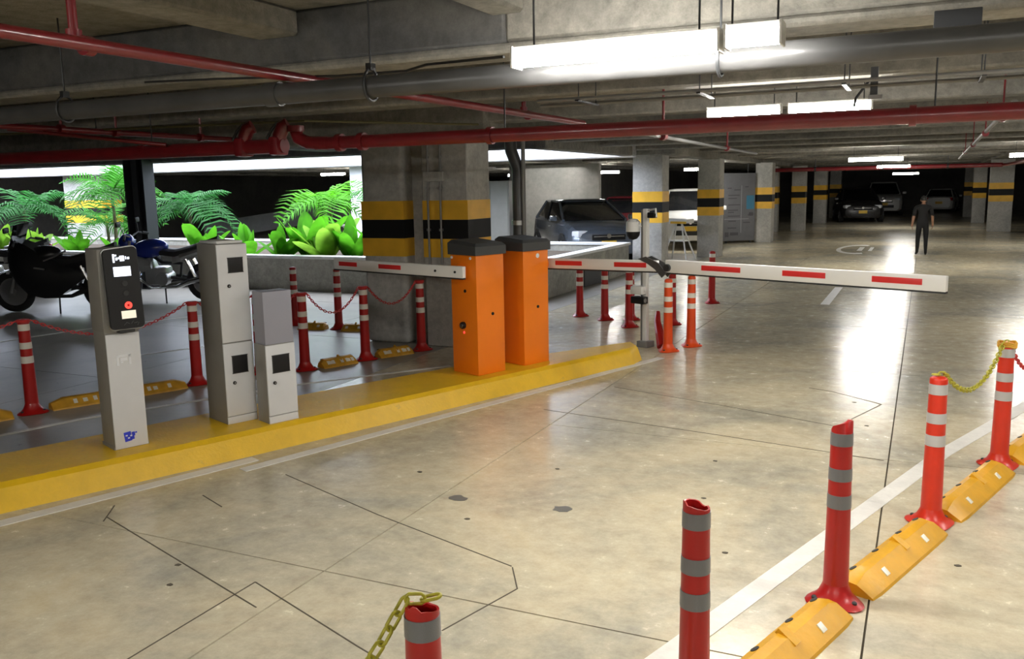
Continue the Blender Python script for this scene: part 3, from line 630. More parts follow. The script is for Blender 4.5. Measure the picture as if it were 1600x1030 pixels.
# ------------------------------------------------------------------ flexible posts
PC = {}
def prof_r(z): return .060-.012*z/.89
def post(loc, label, style='dome', mat='post_red', tape='tape', group='red flexible posts', rz=0, h=.89, lean=0):
    key = (style, mat, tape)
    t = thing('flexible_post', label, 'post', loc, rz, group); t.rotation_euler.x = lean
    if key in PC:
        for c in PC[key]:
            o = c.copy(); COL.objects.link(o); o.parent = t
        return t
    parts = []
    b = B(); n = 22; top = .87
    zs = [.03, .06, .1, .2, .4, .6, .8, top]
    rs = [[Vector((prof_r(z)*math.cos(2*math.pi*k/n), prof_r(z)*math.sin(2*math.pi*k/n), z)) for k in range(n)] for z in zs]
    if style == 'dome':
        for dz, s in ((.008, .93), (.014, .75), (.018, .4)): rs.append([Vector((prof_r(top)*s*math.cos(2*math.pi*k/n), prof_r(top)*s*math.sin(2*math.pi*k/n), top+dz)) for k in range(n)])
        rings(b, rs)
    elif style == 'slant':
        rs[-1] = [Vector((v.x, v.y, .885+.020*math.cos(2*math.pi*k/n)-(.012 if math.cos(2*math.pi*k/n) < -.5 else 0))) for k, v in enumerate(rs[-1])]
        rs.append([Vector((v.x*.55+.014, v.y*.6, v.z+.007)) for v in rs[-1]]); rs.append([Vector((v.x*.3+.016, v.y*.3, v.z)) for v in rs[-1]])
        rings(b, rs)
    else:                                           # torn open top
        rnd = random.Random(4)
        e = [.866+.010*math.cos(2*math.pi*(k-11)/n)+rnd.uniform(-.002, .002)+(.012 if k in (12, 13) else 0)-(.008 if k in (3, 4) else 0) for k in range(n)]
        rs[-1] = [Vector((v.x, v.y, e[k])) for k, v in enumerate(rs[-1])]
        rs += [[Vector((v.x*.86, v.y*.86, v.z-.001)) for v in rs[-1]]]
        rs += [[Vector((v.x*.95, v.y*.95, .76)) for v in rs[-2]], [Vector((v.x*.3, v.y*.3, .755)) for v in rs[-2]]]
        rings(b, rs)
    parts.append(obj('tube', b, mat, t, ang=60))
    for z0, z1 in ((.785, .845), (.615, .675), (.48, .545)):
        b = B(); lathe(b, [(prof_r(z0)-.004, z0), (prof_r(z0)+.0022, z0), (prof_r(z1)+.0022, z1), (prof_r(z1)-.004, z1), (prof_r(z0)-.004, z0)], n=22); parts.append(obj('reflective_band', b, tape, t, ang=60))
    b = B(); n = 24
    def lob(r_, z, k=.12): return [Vector((r_*(1+k*math.cos(3*a))*math.cos(a), r_*(1+k*math.cos(3*a))*math.sin(a), z)) for a in [2*math.pi*i/n for i in range(n)]]
    rings(b, [lob(.125, .001), lob(.130, .008), lob(.122, .016), lob(.10, .026, .08), lob(.078, .05, .03), lob(.062, .085, 0), lob(.058, .10, 0)])
    parts.append(obj('base', b, mat, t, ang=60))
    for k in range(3):
        b = B(); lathe(b, [(.0005, .020), (.014, .020), (.014, .032), (.009, .036), (.0005, .036)], (.103*math.cos(R(120*k)), .103*math.sin(R(120*k)), 0), n=8); parts.append(obj('bolt', b, 'black_matte', t))
    PC[key] = parts
    return t
NEAR = [(-1.20, 1.93), (-.69, 2.99), (-.30, 4.24), (.12, 5.49), (.56, 6.83), (1.02, 8.16)]
post((*NEAR[0], 0), 'red post cut by the bottom picture edge, yellow chain looped over its open top', 'torn', rz=R(70), group='near row of red posts')
post((*NEAR[1], 0), 'red post with ragged torn top, second of the near row', 'torn', rz=R(10), group='near row of red posts')
post((*NEAR[2], 0), 'red post with slanted crushed top, third of the near row', 'slant', rz=R(-30), group='near row of red posts')
post((*NEAR[3], 0), 'scarlet post where the sagging yellow chain starts, fourth of the near row', 'dome', 'post_scarlet', 'tape_lit', rz=R(40), group='near row of red posts')
post((*NEAR[4], 0), 'scarlet post holding yellow and red chains near the right edge', 'dome', 'post_scarlet', 'tape_lit', rz=R(40), group='near row of red posts')
post((*NEAR[5], 0), 'scarlet post just outside the right picture edge holding the red chain', 'dome', 'post_scarlet', 'tape_lit', rz=R(40), group='near row of red posts')
LEFT = [(-8.05, 3.85), (-7.49, 5.31), (-6.93, 6.82), (-6.67, 7.51), (-6.30, 7.83), (-5.99, 8.58), (-5.68, 9.36)]
for p, lb in zip(LEFT[1:], ['red post left of the ticket pillar, nearest of the left row', 'red post between the ticket pillar and the tall cabinet', 'red post peeking out between the tall cabinet and the low cabinet',
                            'red post right beside the low cabinet', 'red post in front of the big column carrying two red chains', 'red post at the foot of the big column, last of the left row']):
    post((*p, 0), lb, 'dome', 'post_red', 'tape_white', 'left row of red posts', rz=R(30))
post((-8.60, 10.52, 0), 'thin looking far red post behind the low cabinet', 'dome', 'post_red', 'tape_white', 'far red posts')
post((-7.73, 10.43, 0), 'dark red far post between the left row and the planter wall', 'dome', 'post_red', 'tape_white', 'far red posts')
for p, lb, m in [((-4.82, 12.73), 'red post right of the far orange box, under the arm', 'post_red'), ((-4.32, 12.47), 'red post second right of the far orange box, under the arm', 'post_red'),
                 ((-3.95, 12.6), 'red post half hidden left of the camera pole', 'post_red'), ((-3.77, 11.94), 'red post directly left of the white camera pole', 'post_red'),
                 ((-3.25, 12.35), 'red post half hidden behind the nearer orange post', 'post_red'), ((-3.22, 14.83), 'solitary red post farthest under the long barrier arm', 'post_red'),
                 ((-2.76, 10.3), 'orange post standing at the tip of the kerb line, left of the pair', 'post_orange'), ((-2.58, 10.73), 'orange post standing at the tip of the kerb line, right of the pair', 'post_orange')]:
    post((*p, 0), lb, 'dome', m, 'tape_white', 'posts around the barrier arm', rz=R(20))
# fallen / leaning red flaps by the camera pole
b = B(); tube(b, [(-2.86, 10.42, .03), (-2.98, 10.62, .30), (-3.0, 10.7, .42)], [.07, .045, .03], 8); tag(obj('bent_post', b, 'post_red'), 'bent red post stub leaning at the camera pole foot', 'post')

# ------------------------------------------------------------------ lane separators between posts
def separator(c, ang, L, label, mat='sep_yellow', group='yellow lane separators', side=1, wd=1.0):
    t = thing('lane_separator', label, 'separator', (*c, 0), ang, group)
    base = [(-.085, .0), (-.088, .012), (-.062, .082), (-.025, .098), (.02, .090), (.105, .016), (.11, .0)]
    base = [(x*side*wd, z) for x, z in base]
    b = B(); n = 12; rs = []
    for i in range(n+1):
        s = i/n; y = (s-.5)*L; e = min(s, 1-s)
        k = .62+.38*min(1, e/.07)
        d = .80 if abs(s-.47) < .03 else 1
        rs.append([Vector((x*(.92+.08*min(1, e/.05)), y+(.05*L*x/.1*side if .2 < s < .8 else 0), z*k*d)) for x, z in base])
    rings(b, rs); body = obj('body', b, mat, t, ang=28)
    b = B(); slabp(b, [(-.02*side, .0), (.02*side, .0), (.02*side, L*.05), (-.02*side, L*.05)], Matrix.Translation((.0, L*.02, .07)) @ Matrix.Rotation(R(32*side), 4, 'Y') @ Matrix.Scale(2.4, 4, (1, 0, 0)), .028); obj('rib', b, mat, t)
    sl = math.atan2(.074, .085)
    for s in (-.27, .25):
        b = B(); box(b, (0, 0, 0), (.044, .042, .006), bev=.002); bmesh.ops.transform(b, matrix=Matrix.Translation((.063*side*wd, s*L, .0555)) @ Matrix.Rotation(sl*side, 4, 'Y'), verts=b.verts); obj('reflector', b, 'reflector', t)
    for s in (-.42, .06):
        b = B(); box(b, (0, 0, 0), (.03, .03, .006)); bmesh.ops.transform(b, matrix=Matrix.Translation((-.07*side*wd, s*L, .055)) @ Matrix.Rotation(R(-68)*side, 4, 'Y'), verts=b.verts); obj('reflector', b, 'reflector', t)
    for s in (-.40, -.14, .16, .40):
        b = B(); lathe(b, [(.0005, 0), (.016, 0), (.016, .004), (.0005, .004)], n=10, M=Matrix.Translation((-.046*side*wd, s*L, .088)) @ Matrix.Rotation(R(-25)*side, 4, 'Y') @ Matrix.Scale(1.7, 4, (0, 1, 0))); obj('hole', b, 'black_matte', t)
    return t
for i, lb in enumerate(['yellow lane separator at the bottom picture edge behind the torn post', 'yellow lane separator leading up to the slanted red post', 'yellow lane separator between the slanted and the chained scarlet posts', 'yellow lane separator between the two chained scarlet posts', 'yellow lane separator cut off by the right picture edge']):
    p, q = Vector((*NEAR[i], 0)), Vector((*NEAR[i+1], 0)); d = q-p; c = p+d*.50+Vector((.035, -.012, 0))
    separator((c.x, c.y), math.atan2(d.y, d.x)-R(90), d.length-.24, lb, group='yellow separators of the near row')
for (p, q), lb in zip([((-7.95, 4.05), (-7.52, 5.12)), ((-7.44, 5.46), (-6.95, 6.66)), ((-6.20, 7.98), (-6.03, 8.40)), ((-5.93, 8.74), (-5.72, 9.16))],
                      ['ochre separator at the left picture edge beside the nearest left post', 'long ochre separator passing behind the ticket pillar', 'short ochre separator with cream reflectors between low cabinet and big column', 'short ochre separator with cream reflectors at the big column foot']):
    p, q = Vector((*p, 0)), Vector((*q, 0)); d = q-p; c = (p+q)/2
    t = separator((c.x, c.y), math.atan2(d.y, d.x)-R(90), d.length, lb, 'sep_ochre', 'ochre separators of the left row', wd=.9)
    for s in (-.34, -.2, .05, .2, .36):
        b = B(); box(b, (0, 0, 0), (.05, .035, .005)); bmesh.ops.transform(b, matrix=Matrix.Translation((.058, s*d.length, .058)) @ Matrix.Rotation(R(43), 4, 'Y'), verts=b.verts); obj('reflector', b, 'reflector', t)
separator((-8.1, 10.3), R(-75), .42, 'far ochre separator behind the low cabinet', 'sep_ochre', 'ochre separators of the left row')
separator((-7.42, 10.38), R(-75), .36, 'far ochre separator right of the dark red far post', 'sep_ochre', 'ochre separators of the left row')

# ------------------------------------------------------------------ chains
def catenary(p, q, sag, n):
    p, q = Vector(p), Vector(q)
    return [p.lerp(q, i/n) - Vector((0, 0, sag*4*(i/n)*(1-i/n))) for i in range(n+1)]
def link_mesh(bm, MX, ln, wd, r_, n=10, k=5):
    pts = []
    for i in range(n):
        a = 2*math.pi*i/n; c, s = math.cos(a), math.sin(a)
        pts.append(MX @ Vector((wd/2*s, (ln/2-wd/2)*(1 if c > 0.01 else -1 if c < -.01 else 0)+wd/2*c, 0)))
    tube(bm, pts, r_, k, closed=True)
def chain(name_label, pts, mat, ln=.05, wd=.028, r_=.0045, split=False, group=None, n=10, k=5):
    # resample
    P = [Vector(p) for p in pts]; seg = [(P[i+1]-P[i]).length for i in range(len(P)-1)]; tot = sum(seg); pitch = ln-2.2*r_; m = max(2, int(tot/pitch))
    def at(s):
        for i, L in enumerate(seg):
            if s <= L or i == len(seg)-1: return P[i].lerp(P[i+1], min(1, s/L)), (P[i+1]-P[i]).normalized()
            s -= L
    t = thing('plastic_chain', name_label, 'chain', P[0], 0, group); b = B(); proto = None
    for j in range(m):
        c, d = at((j+.5)*tot/m); x, y = frame(d)
        if j % 2: x, y = y, -x
        MX = Matrix(((x.x, d.x, y.x, c.x-P[0].x), (x.y, d.y, y.y, c.y-P[0].y), (x.z, d.z, y.z, c.z-P[0].z), (0, 0, 0, 1)))
        if split:
            if proto is None: bb = B(); link_mesh(bb, Matrix.Identity(4), ln, wd, r_, n, k); proto = obj('link', bb, mat, t, ang=80); o = proto
            else: o = proto.copy(); COL.objects.link(o)
            o.matrix_local = MX
        else: link_mesh(b, MX, ln, wd, r_, n, k)
    if not split: o = obj('links', b, mat, t, ang=80); o['kind'] = 'stuff'
    else: b.free()
    return t
H_ = .885
chain('olive yellow chain draped from the cut post to the bottom picture edge', [(-1.16, 1.955, .895), (-1.19, 1.94, .888), (-1.22, 1.925, .888)] + catenary((-1.245, 1.91, .88), (-1.62, 1.02, .86), .30, 12), 'chain_yellow', .055, .030, .0052, split=True)
chain('yellow chain sagging between the two scarlet posts', [(NEAR[3][0]-.03, NEAR[3][1]-.02, .90)] + catenary((NEAR[3][0]+.035, NEAR[3][1]+.035, H_+.01), (NEAR[4][0]-.03, NEAR[4][1]-.05, H_-.01), .19, 14) + [(NEAR[4][0], NEAR[4][1], .90)], 'chain_yellow', .05, .028, .005, split=True)
chain('red chain leaving the scarlet post to the right picture edge', catenary((NEAR[4][0]+.022, NEAR[4][1]+.062, .872), (NEAR[5][0]-.022, NEAR[5][1]-.062, .872), .28, 14), 'chain_red', .05, .028, .005, split=True)
# coil of chain tied round the last near post
b = B()
for k in range(3): tube(b, [(.056*math.cos(a), .056*math.sin(a), .86+.012*k+.006*math.sin(3*a)) for a in [2*math.pi*i/14 for i in range(14)]], .008, 5, closed=True)
o = obj('chain_knot', b, 'sep_ochre', loc=(*NEAR[4], 0)); tag(o, 'ochre tie wound round the scarlet post top near the right edge', 'tie')
for i, (s, lb) in enumerate([(.12, 'red chain entering from the left picture edge'), (.22, 'red chain passing behind the ticket pillar'), (.12, 'red chain hidden mostly behind the tall cabinet'), (.1, 'short red chain between the cabinets'), (.26, 'red chain sagging right of the low cabinet'), (.24, 'red chain sagging before the big column')]):
    p, q = Vector((*LEFT[i], .875)), Vector((*LEFT[i+1], .875)); e_ = (q-p).normalized()*.062; chain(lb, catenary(p+e_, q-e_, s, 12), 'chain_red', .045, .024, .005, n=8, k=4, group='red chains of the left row')
for i, p in enumerate(LEFT[1:]):
    b = B()
    for k in range(2): tube(b, [(.052*math.cos(a), .052*math.sin(a), .865+.014*k) for a in [2*math.pi*j/12 for j in range(12)]], .009, 5, closed=True)
    tag(obj('chain_loop', b, 'chain_red', loc=(*p, 0)), ['red chain loop on the nearest left post', 'red chain loop on the post between pillar and tall cabinet', 'red chain loop on the post between the cabinets', 'red chain loop on the post beside the low cabinet', 'red chain loop on the post before the big column', 'red chain loop on the last post of the left row'][i], 'chain')

# ------------------------------------------------------------------ camera pole
t = thing('camera_pole', 'white square pole with cameras behind the jointed barrier arm', 'camera pole', (-3.10, 10.50, 0), R(-21))
pbox('pole', (0, 0, .86), (.06, .06, 1.72), 'white_metal', t, bev=.006); pbox('shade_side', (-.045, 0, .86), (.03, .05, 1.70), 'conduit', t)
pbox('foot', (0, 0, .04), (.16, .16, .08), 'conduit', t, bev=.01)
b = B(); tube(b, [(.02, 0, 1.70), (.18, -.05, 1.72), (.19, -.05, 1.62)], .012, 8); obj('bracket', b, 'white_metal', t)
c = pbox('camera', (.13, -.05, 1.645), (.10, .08, .07), 'black_plastic', t, bev=.012); disc('lens', -.05, 1.645, .022, 'glass_dark', c, x=.18, h=.01, MM=ID)
b = B(); tube(b, [(-.02, 0, 1.50), (-.14, -.03, 1.52)], .018, 8); obj('bracket', b, 'white_metal', t)
b = B(); lathe(b, [(.001, 1.60), (.05, 1.595), (.085, 1.56), (.09, 1.44), (.001, 1.44)], (-.17, -.04, 0)); d = obj('dome_housing', b, 'white_metal', t)
b = B(); lathe(b, [(.088, 1.44), (.08, 1.39), (.05, 1.35), (.001, 1.335)], (-.17, -.04, 0)); obj('dome', b, 'black_plastic', d)
b = B(); box(b, (-.06, -.07, .72), (.18, .12, .11), bev=.03); h = obj('lamp_housing', b, 'white_metal', t)
b = B(); box(b, (-.03, -.09, .60), (.20, .10, .09), bev=.012); k = obj('sensor', b, 'black_plastic', t); disc('lens', -.10, .60, .03, 'conduit', k, x=.06, h=.012, MM=ID)
# ------------------------------------------------------------------ notice board
t = thing('notice_board', 'tall grey printed notice board with a blue square standing between two far columns', 'sign', (-5.75, 30.5, 0), R(38))
pbox('panel', (0, 0, 1.22), (1.16, .05, 2.28), 'board', t, bev=.01)
for x in (-.45, .45): pbox('leg', (x, .04, .05), (.06, .06, .1), 'dark_metal', t)
pbox('blue_field', (.40, -.028, 1.38), (.28, .006, .46), 'board_blue', t)
for z, x0, x1 in ((1.62, -.42, .0), (1.52, -.42, -.1), (1.30, -.42, .02), (1.12, -.42, -.05), (1.05, -.42, -.2), (.92, -.42, .02), (.75, -.4, -.12), (.70, .15, .4), (.52, -.42, -.1), (1.86, -.45, -.3), (1.90, .2, .32), (1.80, -.2, .02), (.95, .32, .5)):
    pbox('printed_line', ((x0+x1)/2, -.027, z), (x1-x0, .004, .035), 'board_ink', t)
for c_, s_ in (((.44, -.027, .98), (.16, .004, .12)), ((-.18, -.027, .32), (.3, .004, .1)), ((-.45, -.027, .3), (.14, .004, .16))): pbox('printed_block', c_, s_, 'board_ink', t)
pbox('print_rule', (.07, -.027, 1.15), (.02, .004, 1.6), 'board_pale', t); pbox('print_rule', (-.1, -.0265, .82), (.9, .003, .02), 'board_pale', t)
b = B(); cyl(b, (.3, .0, 2.36), (.3, .0, 2.75), .012, n=6); obj('hanger', b, 'dark_metal', t)
# ------------------------------------------------------------------ cars
def make_car(label, loc, rz, mat, sc=1.0, kind='hatch', front=True, L=4.2, name='car', H=1.47):
    t = thing(name, label, 'car', loc, rz); t.scale = (sc, sc, sc)
    a = L/4.2
    st = [(2.12, .30, .58, .55), (2.08, .22, .68, .70), (1.95, .19, .76, .80), (1.6, .18, .86, .865), (.95, .18, .95, .885), (0, .18, .97, .89), (-1.3, .18, .99, .885), (-1.8, .19, 1.0, .85), (-2.02, .22, .97, .78), (-2.12, .32, .90, .66)]
    if kind == 'suv': st = [(x, z0+.05, z1+.14, w_) for x, z0, z1, w_ in st]
    rs = []
    for x, z0, z1, w_ in st:
        m = z0+(z1-z0)*.55
        rs.append([Vector((x*a, y, z)) for y, z in ((-w_*.80, z0), (-w_*.97, z0+.10), (-w_, m), (-w_*.96, z1-.08), (-w_*.86, z1), (-w_*.4, z1+.02), (w_*.4, z1+.02), (w_*.86, z1), (w_*.96, z1-.08), (w_, m), (w_*.97, z0+.10), (w_*.80, z0))])
    b = B(); rings(b, rs); body = obj('body', b, mat, t, ang=32)
    dz = .14 if kind == 'suv' else 0
    zb, zr = .95+dz, H+dz*1.6
    fb, rb = (1.12, -2.0); fr, rr = (.10, -1.50) if kind != 'sedan' else (.2, -1.05)
    if kind == 'sedan': rb = -1.7
    def outline(f, r_, w_, z): return [Vector((x*a, y, z)) for x, y in ((f, -w_*.72), (f, w_*.72), (f-.12, w_*.95), ((f+r_)/2, w_), (r_+.1, w_*.95), (r_, w_*.75), (r_, -w_*.75), (r_+.1, -w_*.95), ((f+r_)/2, -w_), (f-.12, -w_*.95))]
    lo, hi = outline(fb, rb, .80, zb), outline(fr, rr, .62, zr-.05)
    b = B(); rings(b, [lo, hi]); obj('windows', b, 'glass_dark', t, ang=25)
    b = B(); rings(b, [outline(fr+.04, rr-.04, .64, zr-.06), outline(fr, rr, .61, zr-.015), outline(fr-.2, rr+.2, .45, zr+.012)]); obj('roof', b, mat, t, ang=40)
    for i in (2, 4, 7, 9):
        b = B(); tube(b, [lo[i]*1.0, hi[i]*1.0], .035, 6); obj('pillar', b, mat, t)
    for i in (3, 8):
        b = B(); tube(b, [lo[i], hi[i]], .025, 6); obj('pillar', b, 'black_matte', t)
    for sx, sy in ((1.30, 1), (1.30, -1), (-1.32, 1), (-1.32, -1)):
        R_ = .34 if kind == 'suv' else .31
        MX = Matrix.Translation((sx*a, sy*.80, R_)) @ Matrix.Rotation(R(-90*sy), 4, 'X')
        b = B(); lathe(b, [(.001, .092), (R_+.06, .092), (R_+.06, .07), (.001, .07)], n=22, M=MX); obj('wheel_arch', b, 'black_matte', t)
        b = B(); lathe(b, [(R_*.66, -.10), (R_*.92, -.10), (R_, -.07), (R_, .09), (R_*.92, .112), (R_*.66, .105), (R_*.66, -.10)], n=22, M=MX); wh = obj('tyre', b, 'rubber', t)
        b = B(); lathe(b, [(.001, .085), (R_*.66, .095), (R_*.66, -.05), (.001, -.05)], n=22, M=MX)
        for k in range(5): box(b, MX @ Vector((R_*.36*math.cos(k*R(72)), R_*.36*math.sin(k*R(72)), .098)), (.05, .02, .05))
        obj('rim', b, 'car_silver', wh)
    F = [(2.06, .50, .64+dz), ]
    for s in (-1, 1):
        b = B(); box(b, (1.93*a, s*.60, .68+dz), (.26, .34, .15), rz=s*R(-24), bev=.05); obj('headlight', b, 'lamp_glass', t)
        b = B(); box(b, (-2.02*a, s*.64, .84+dz), (.16, .24, .20), rz=s*R(20), bev=.03); obj('tail_light', b, 'tail_red', t)
        b = B(); box(b, (.82*a, s*.97, 1.0+dz), (.12, .18, .12), bev=.035); mi = obj('mirror', b, mat, t)
        b = B(); box(b, (2.0*a, s*.60, .36+dz), (.12, .16, .08), rz=s*R(-20), bev=.02); obj('fog_lamp', b, 'black_plastic', t)
        b = B(); box(b, (.1, s*.893, .80+dz), (.16, .02, .03)); obj('door_handle', b, 'chrome', t)
    b = B(); box(b, (2.09*a, 0, .60+dz), (.10, .78, .13), bev=.02); g = obj('grille', b, 'black_plastic', t); pbox('grille_bar', (2.145*a, 0, .62+dz), (.01, .7, .015), 'chrome', g)
    b = B(); box(b, (2.08*a, 0, .34+dz), (.12, .9, .14), bev=.02); obj('lower_intake', b, 'black_matte', t)
    b = B(); lathe(b, [(.001, 0), (.05, 0), (.05, .012), (.001, .012)], n=14, M=Matrix.Translation((2.13*a, 0, .63+dz)) @ Matrix.Rotation(R(90), 4, 'Y')); obj('badge', b, 'chrome', t)
    b = B(); box(b, (2.15*a, 0, .46+dz), (.02, .34, .13)); obj('number_plate', b, 'plate', t)
    b = B(); box(b, (-2.13*a, 0, .62+dz), (.03, .40, .15)); obj('number_plate', b, 'plate', t)
    b = B(); tube(b, [(1.02*a, -.1, zb+.03), (.55*a, -.45, zb+.22)], .010, 5); tube(b, [(1.02*a, .45, zb+.03), (.56*a, .05, zb+.22)], .010, 5); obj('wiper', b, 'black_matte', t)
    return t
make_car('slate blue hatchback parked beyond the planter, one headlight gleaming', (-8.85, 23.7, 0), R(-54), 'car_slate', 1.16, H=1.42)
make_car('maroon car partly hidden between slate car and column', (-10.2, 31.8, 0), R(-80), 'car_maroon', 1.1)
make_car('white car seen in the gap between the two banded columns', (-7.15, 29.2, 0), R(-75), 'car_white', 1.1, kind='suv')
make_car('dark hatchback with yellow plate facing the camera in the far lane', (-3.2, 49.0, 0), R(-80), 'car_black', 1.15)
make_car('white tall car right behind the dark far hatchback', (-2.35, 58.0, 0), R(-86), 'car_white', 1.15, kind='suv')
make_car('white car at the far wall showing its rear and yellow plate', (.95, 63.1, 0), R(84), 'car_white', 1.0)
make_car('silver car half cut at the right edge behind the widest right column', (5.0, 38.0, 0), R(-120), 'car_silver', 1.05)
make_car('dark car parked deep beyond the planter at the left', (-20.5, 27.5, 0), R(-60), 'car_black', 1.1)
t = thing('metal_cabinet', 'pale grey metal cabinet with a dark vent seen between big column and downpipe', 'cabinet', (-10.75, 21.6, 0))
pbox('body', (0, .2, 1.1), (1.1, .4, 2.2), 'kiosk_side_shaded', t, bev=.01); pbox('door', (-.27, -.01, 1.1), (.5, .02, 2.1), 'kiosk_side_shaded', t, bev=.004); pbox('door', (.27, -.01, 1.1), (.5, .02, 2.1), 'kiosk_side_shaded', t, bev=.004)
pbox('vent', (-.38, -.025, 1.98), (.26, .02, .26), 'black_matte', t)
# white jumble in front of the white car
t = thing('folding_stand', 'white folding stand with splayed legs left of the notice board column', 'stand', (-6.05, 23.6, 0), R(-20))
for s in (-1, 1):
    b = B(); tube(b, [(s*.38, -.2, 0), (s*.08, 0, 1.0)], .022, 8); obj('leg', b, 'white_metal', t)
    b = B(); tube(b, [(s*.38, .25, 0), (s*.08, 0, 1.0)], .022, 8); obj('leg', b, 'white_metal', t)
pbox('top', (0, 0, 1.04), (.75, .35, .12), 'white_metal', t, bev=.03); pbox('trim', (.1, -.18, 1.0), (.5, .02, .06), 'band_yellow', t); pbox('shelf', (0, .02, .5), (.5, .3, .03), 'white_metal', t)

# ------------------------------------------------------------------ motorcycles
def motorcycle(label, loc, rz, tankm, sc=1.0, scooter=False):
    t = thing('motorcycle', label, 'motorcycle', loc, rz); t.scale = (sc,)*3; t.rotation_euler.x = R(-5)
    for x in (.68, -.66):
        MX = Matrix.Translation((x, 0, .31)) @ Matrix.Rotation(R(90), 4, 'X')
        b = B(); pts = [(x+.255*math.cos(a), 0, .31+.255*math.sin(a)) for a in [2*math.pi*k/26 for k in range(26)]]; tube(b, pts, .055, 10, closed=True); ty = obj('tyre', b, 'rubber', t)
        b = B(); lathe(b, [(.19, -.02), (.215, -.025), (.215, .025), (.19, .02), (.19, -.02)], n=24, M=MX)
        for k in range(5): a = R(72*k); cyl(b, (x, 0, .31), (x+.2*math.cos(a), 0, .31+.2*math.sin(a)), .018, .012, 6)
        lathe(b, [(.001, -.06), (.05, -.06), (.05, .06), (.001, .06)], n=14, M=MX); obj('rim', b, 'moto_silver', ty)
        b = B(); lathe(b, [(.06, .055), (.13, .055), (.13, .06), (.06, .06), (.06, .055)], n=20, M=MX); obj('brake_disc', b, 'chrome', ty)
    for s in (-1, 1):
        b = B(); tube(b, [(.68, s*.09, .31), (.50, s*.09, .80), (.44, s*.09, .98)], [.026, .028, .022], 8); obj('fork', b, 'moto_silver', t)
        b = B(); tube(b, [(-.66, s*.10, .31), (-.15, s*.10, .40)], .028, 8); obj('swing_arm', b, 'black_matte', t)
        b = B(); tube(b, [(-.55, s*.12, .38), (-.42, s*.12, .70)], .032, 8); obj('shock', b, 'chrome', t)
    b = B(); tube(b, [(.40, .36, 1.04), (.44, .22, 1.08), (.46, 0, 1.02), (.44, -.22, 1.08), (.40, -.36, 1.04)], .014, 8); hb = obj('handlebar', b, 'black_matte', t)
    for s in (-1, 1):
        b = B(); tube(b, [(.41, s*.30, 1.065), (.37, s*.42, 1.03)], .02, 8); obj('grip', b, 'rubber', hb)
        b = B(); tube(b, [(.44, s*.24, 1.08), (.47, s*.28, 1.22)], .006, 6); box(b, (.48, s*.32, 1.26), (.03, .14, .08), bev=.02); obj('mirror', b, 'black_plastic', hb)
    def ell(name, c, s, m, par=t, tilt=0):
        b = B(); bmesh.ops.create_uvsphere(b, u_segments=18, v_segments=12, radius=1); bmesh.ops.transform(b, matrix=Matrix.Translation(c) @ Matrix.Rotation(R(tilt), 4, 'Y') @ Matrix.Diagonal((*s, 1)), verts=b.verts); return obj(name, b, m, par)
    ell('tank', (.18, 0, .84), (.30, .15, .15), tankm, tilt=8)
    b = B(); rings(b, [[Vector((x, y*w_, z+dz)) for y, dz in ((-1, -.05), (-1, .02), (-.5, .05), (.5, .05), (1, .02), (1, -.05))] for x, w_, z in ((.0, .10, .80), (-.25, .15, .78), (-.5, .14, .84), (-.78, .10, .93), (-.92, .05, .98))]); obj('seat', b, 'black_matte', t, ang=50)
    b = B(); rings(b, [[Vector((x, y*w_, z+dz)) for y, dz in ((-1, -.06), (-1, .06), (1, .06), (1, -.06))] for x, w_, z in ((-.2, .13, .68), (-.55, .14, .76), (-.95, .05, .92))]); obj('tail_cowl', b, 'moto_silver' if not scooter else 'moto_black', t)
    ell('tail_light', (-.95, 0, .90), (.03, .06, .03), 'tail_red')
    b = B(); box(b, (.08, 0, .42), (.36, .26, .28), bev=.05); box(b, (.20, 0, .60), (.16, .18, .20), rz=0, bev=.03, M=Matrix.Rotation(R(20), 4, 'Y')); lathe(b, [(.001, -.16), (.10, -.16), (.11, -.14), (.11, .14), (.10, .16), (.001, .16)], n=16, M=Matrix.Translation((-.02, 0, .38)) @ Matrix.Rotation(R(90), 4, 'X')); obj('engine', b, 'moto_silver' if not scooter else 'black_matte', t)
    b = B(); tube(b, [(.28, .12, .58), (.36, .14, .40), (.15, .15, .25), (-.25, .16, .26), (-.45, .17, .34), (-.80, .18, .42)], [.02, .022, .022, .028, .045, .05], 10); obj('exhaust', b, 'chrome' if not scooter else 'black_matte', t)
    b = B(); tube(b, [(.42, 0, .92), (.0, 0, .62), (-.30, 0, .60), (-.25, 0, .35), (.25, 0, .26), (.36, 0, .70)], .03, 8); obj('frame', b, 'black_matte', t)
    b = B()
    for k in range(9):
        pass
    rings(b, [[Vector((.68+r_*math.cos(a), y, .31+r_*math.sin(a))) for r_, y in ((.32, -.07), (.335, 0), (.32, .07), (.325, 0))] for a in [R(40+12*k) for k in range(11)]]); obj('front_fender', b, tankm, t)
    ell('headlight', (.58, 0, .90), (.09, .10, .11), 'lamp_glass'); ell('headlight_cowl', (.53, 0, .93), (.13, .13, .15), tankm)
    b = B(); tube(b, [(-.05, .12, .30), (-.12, .30, .01)], .012, 6); obj('kick_stand', b, 'black_matte', t)
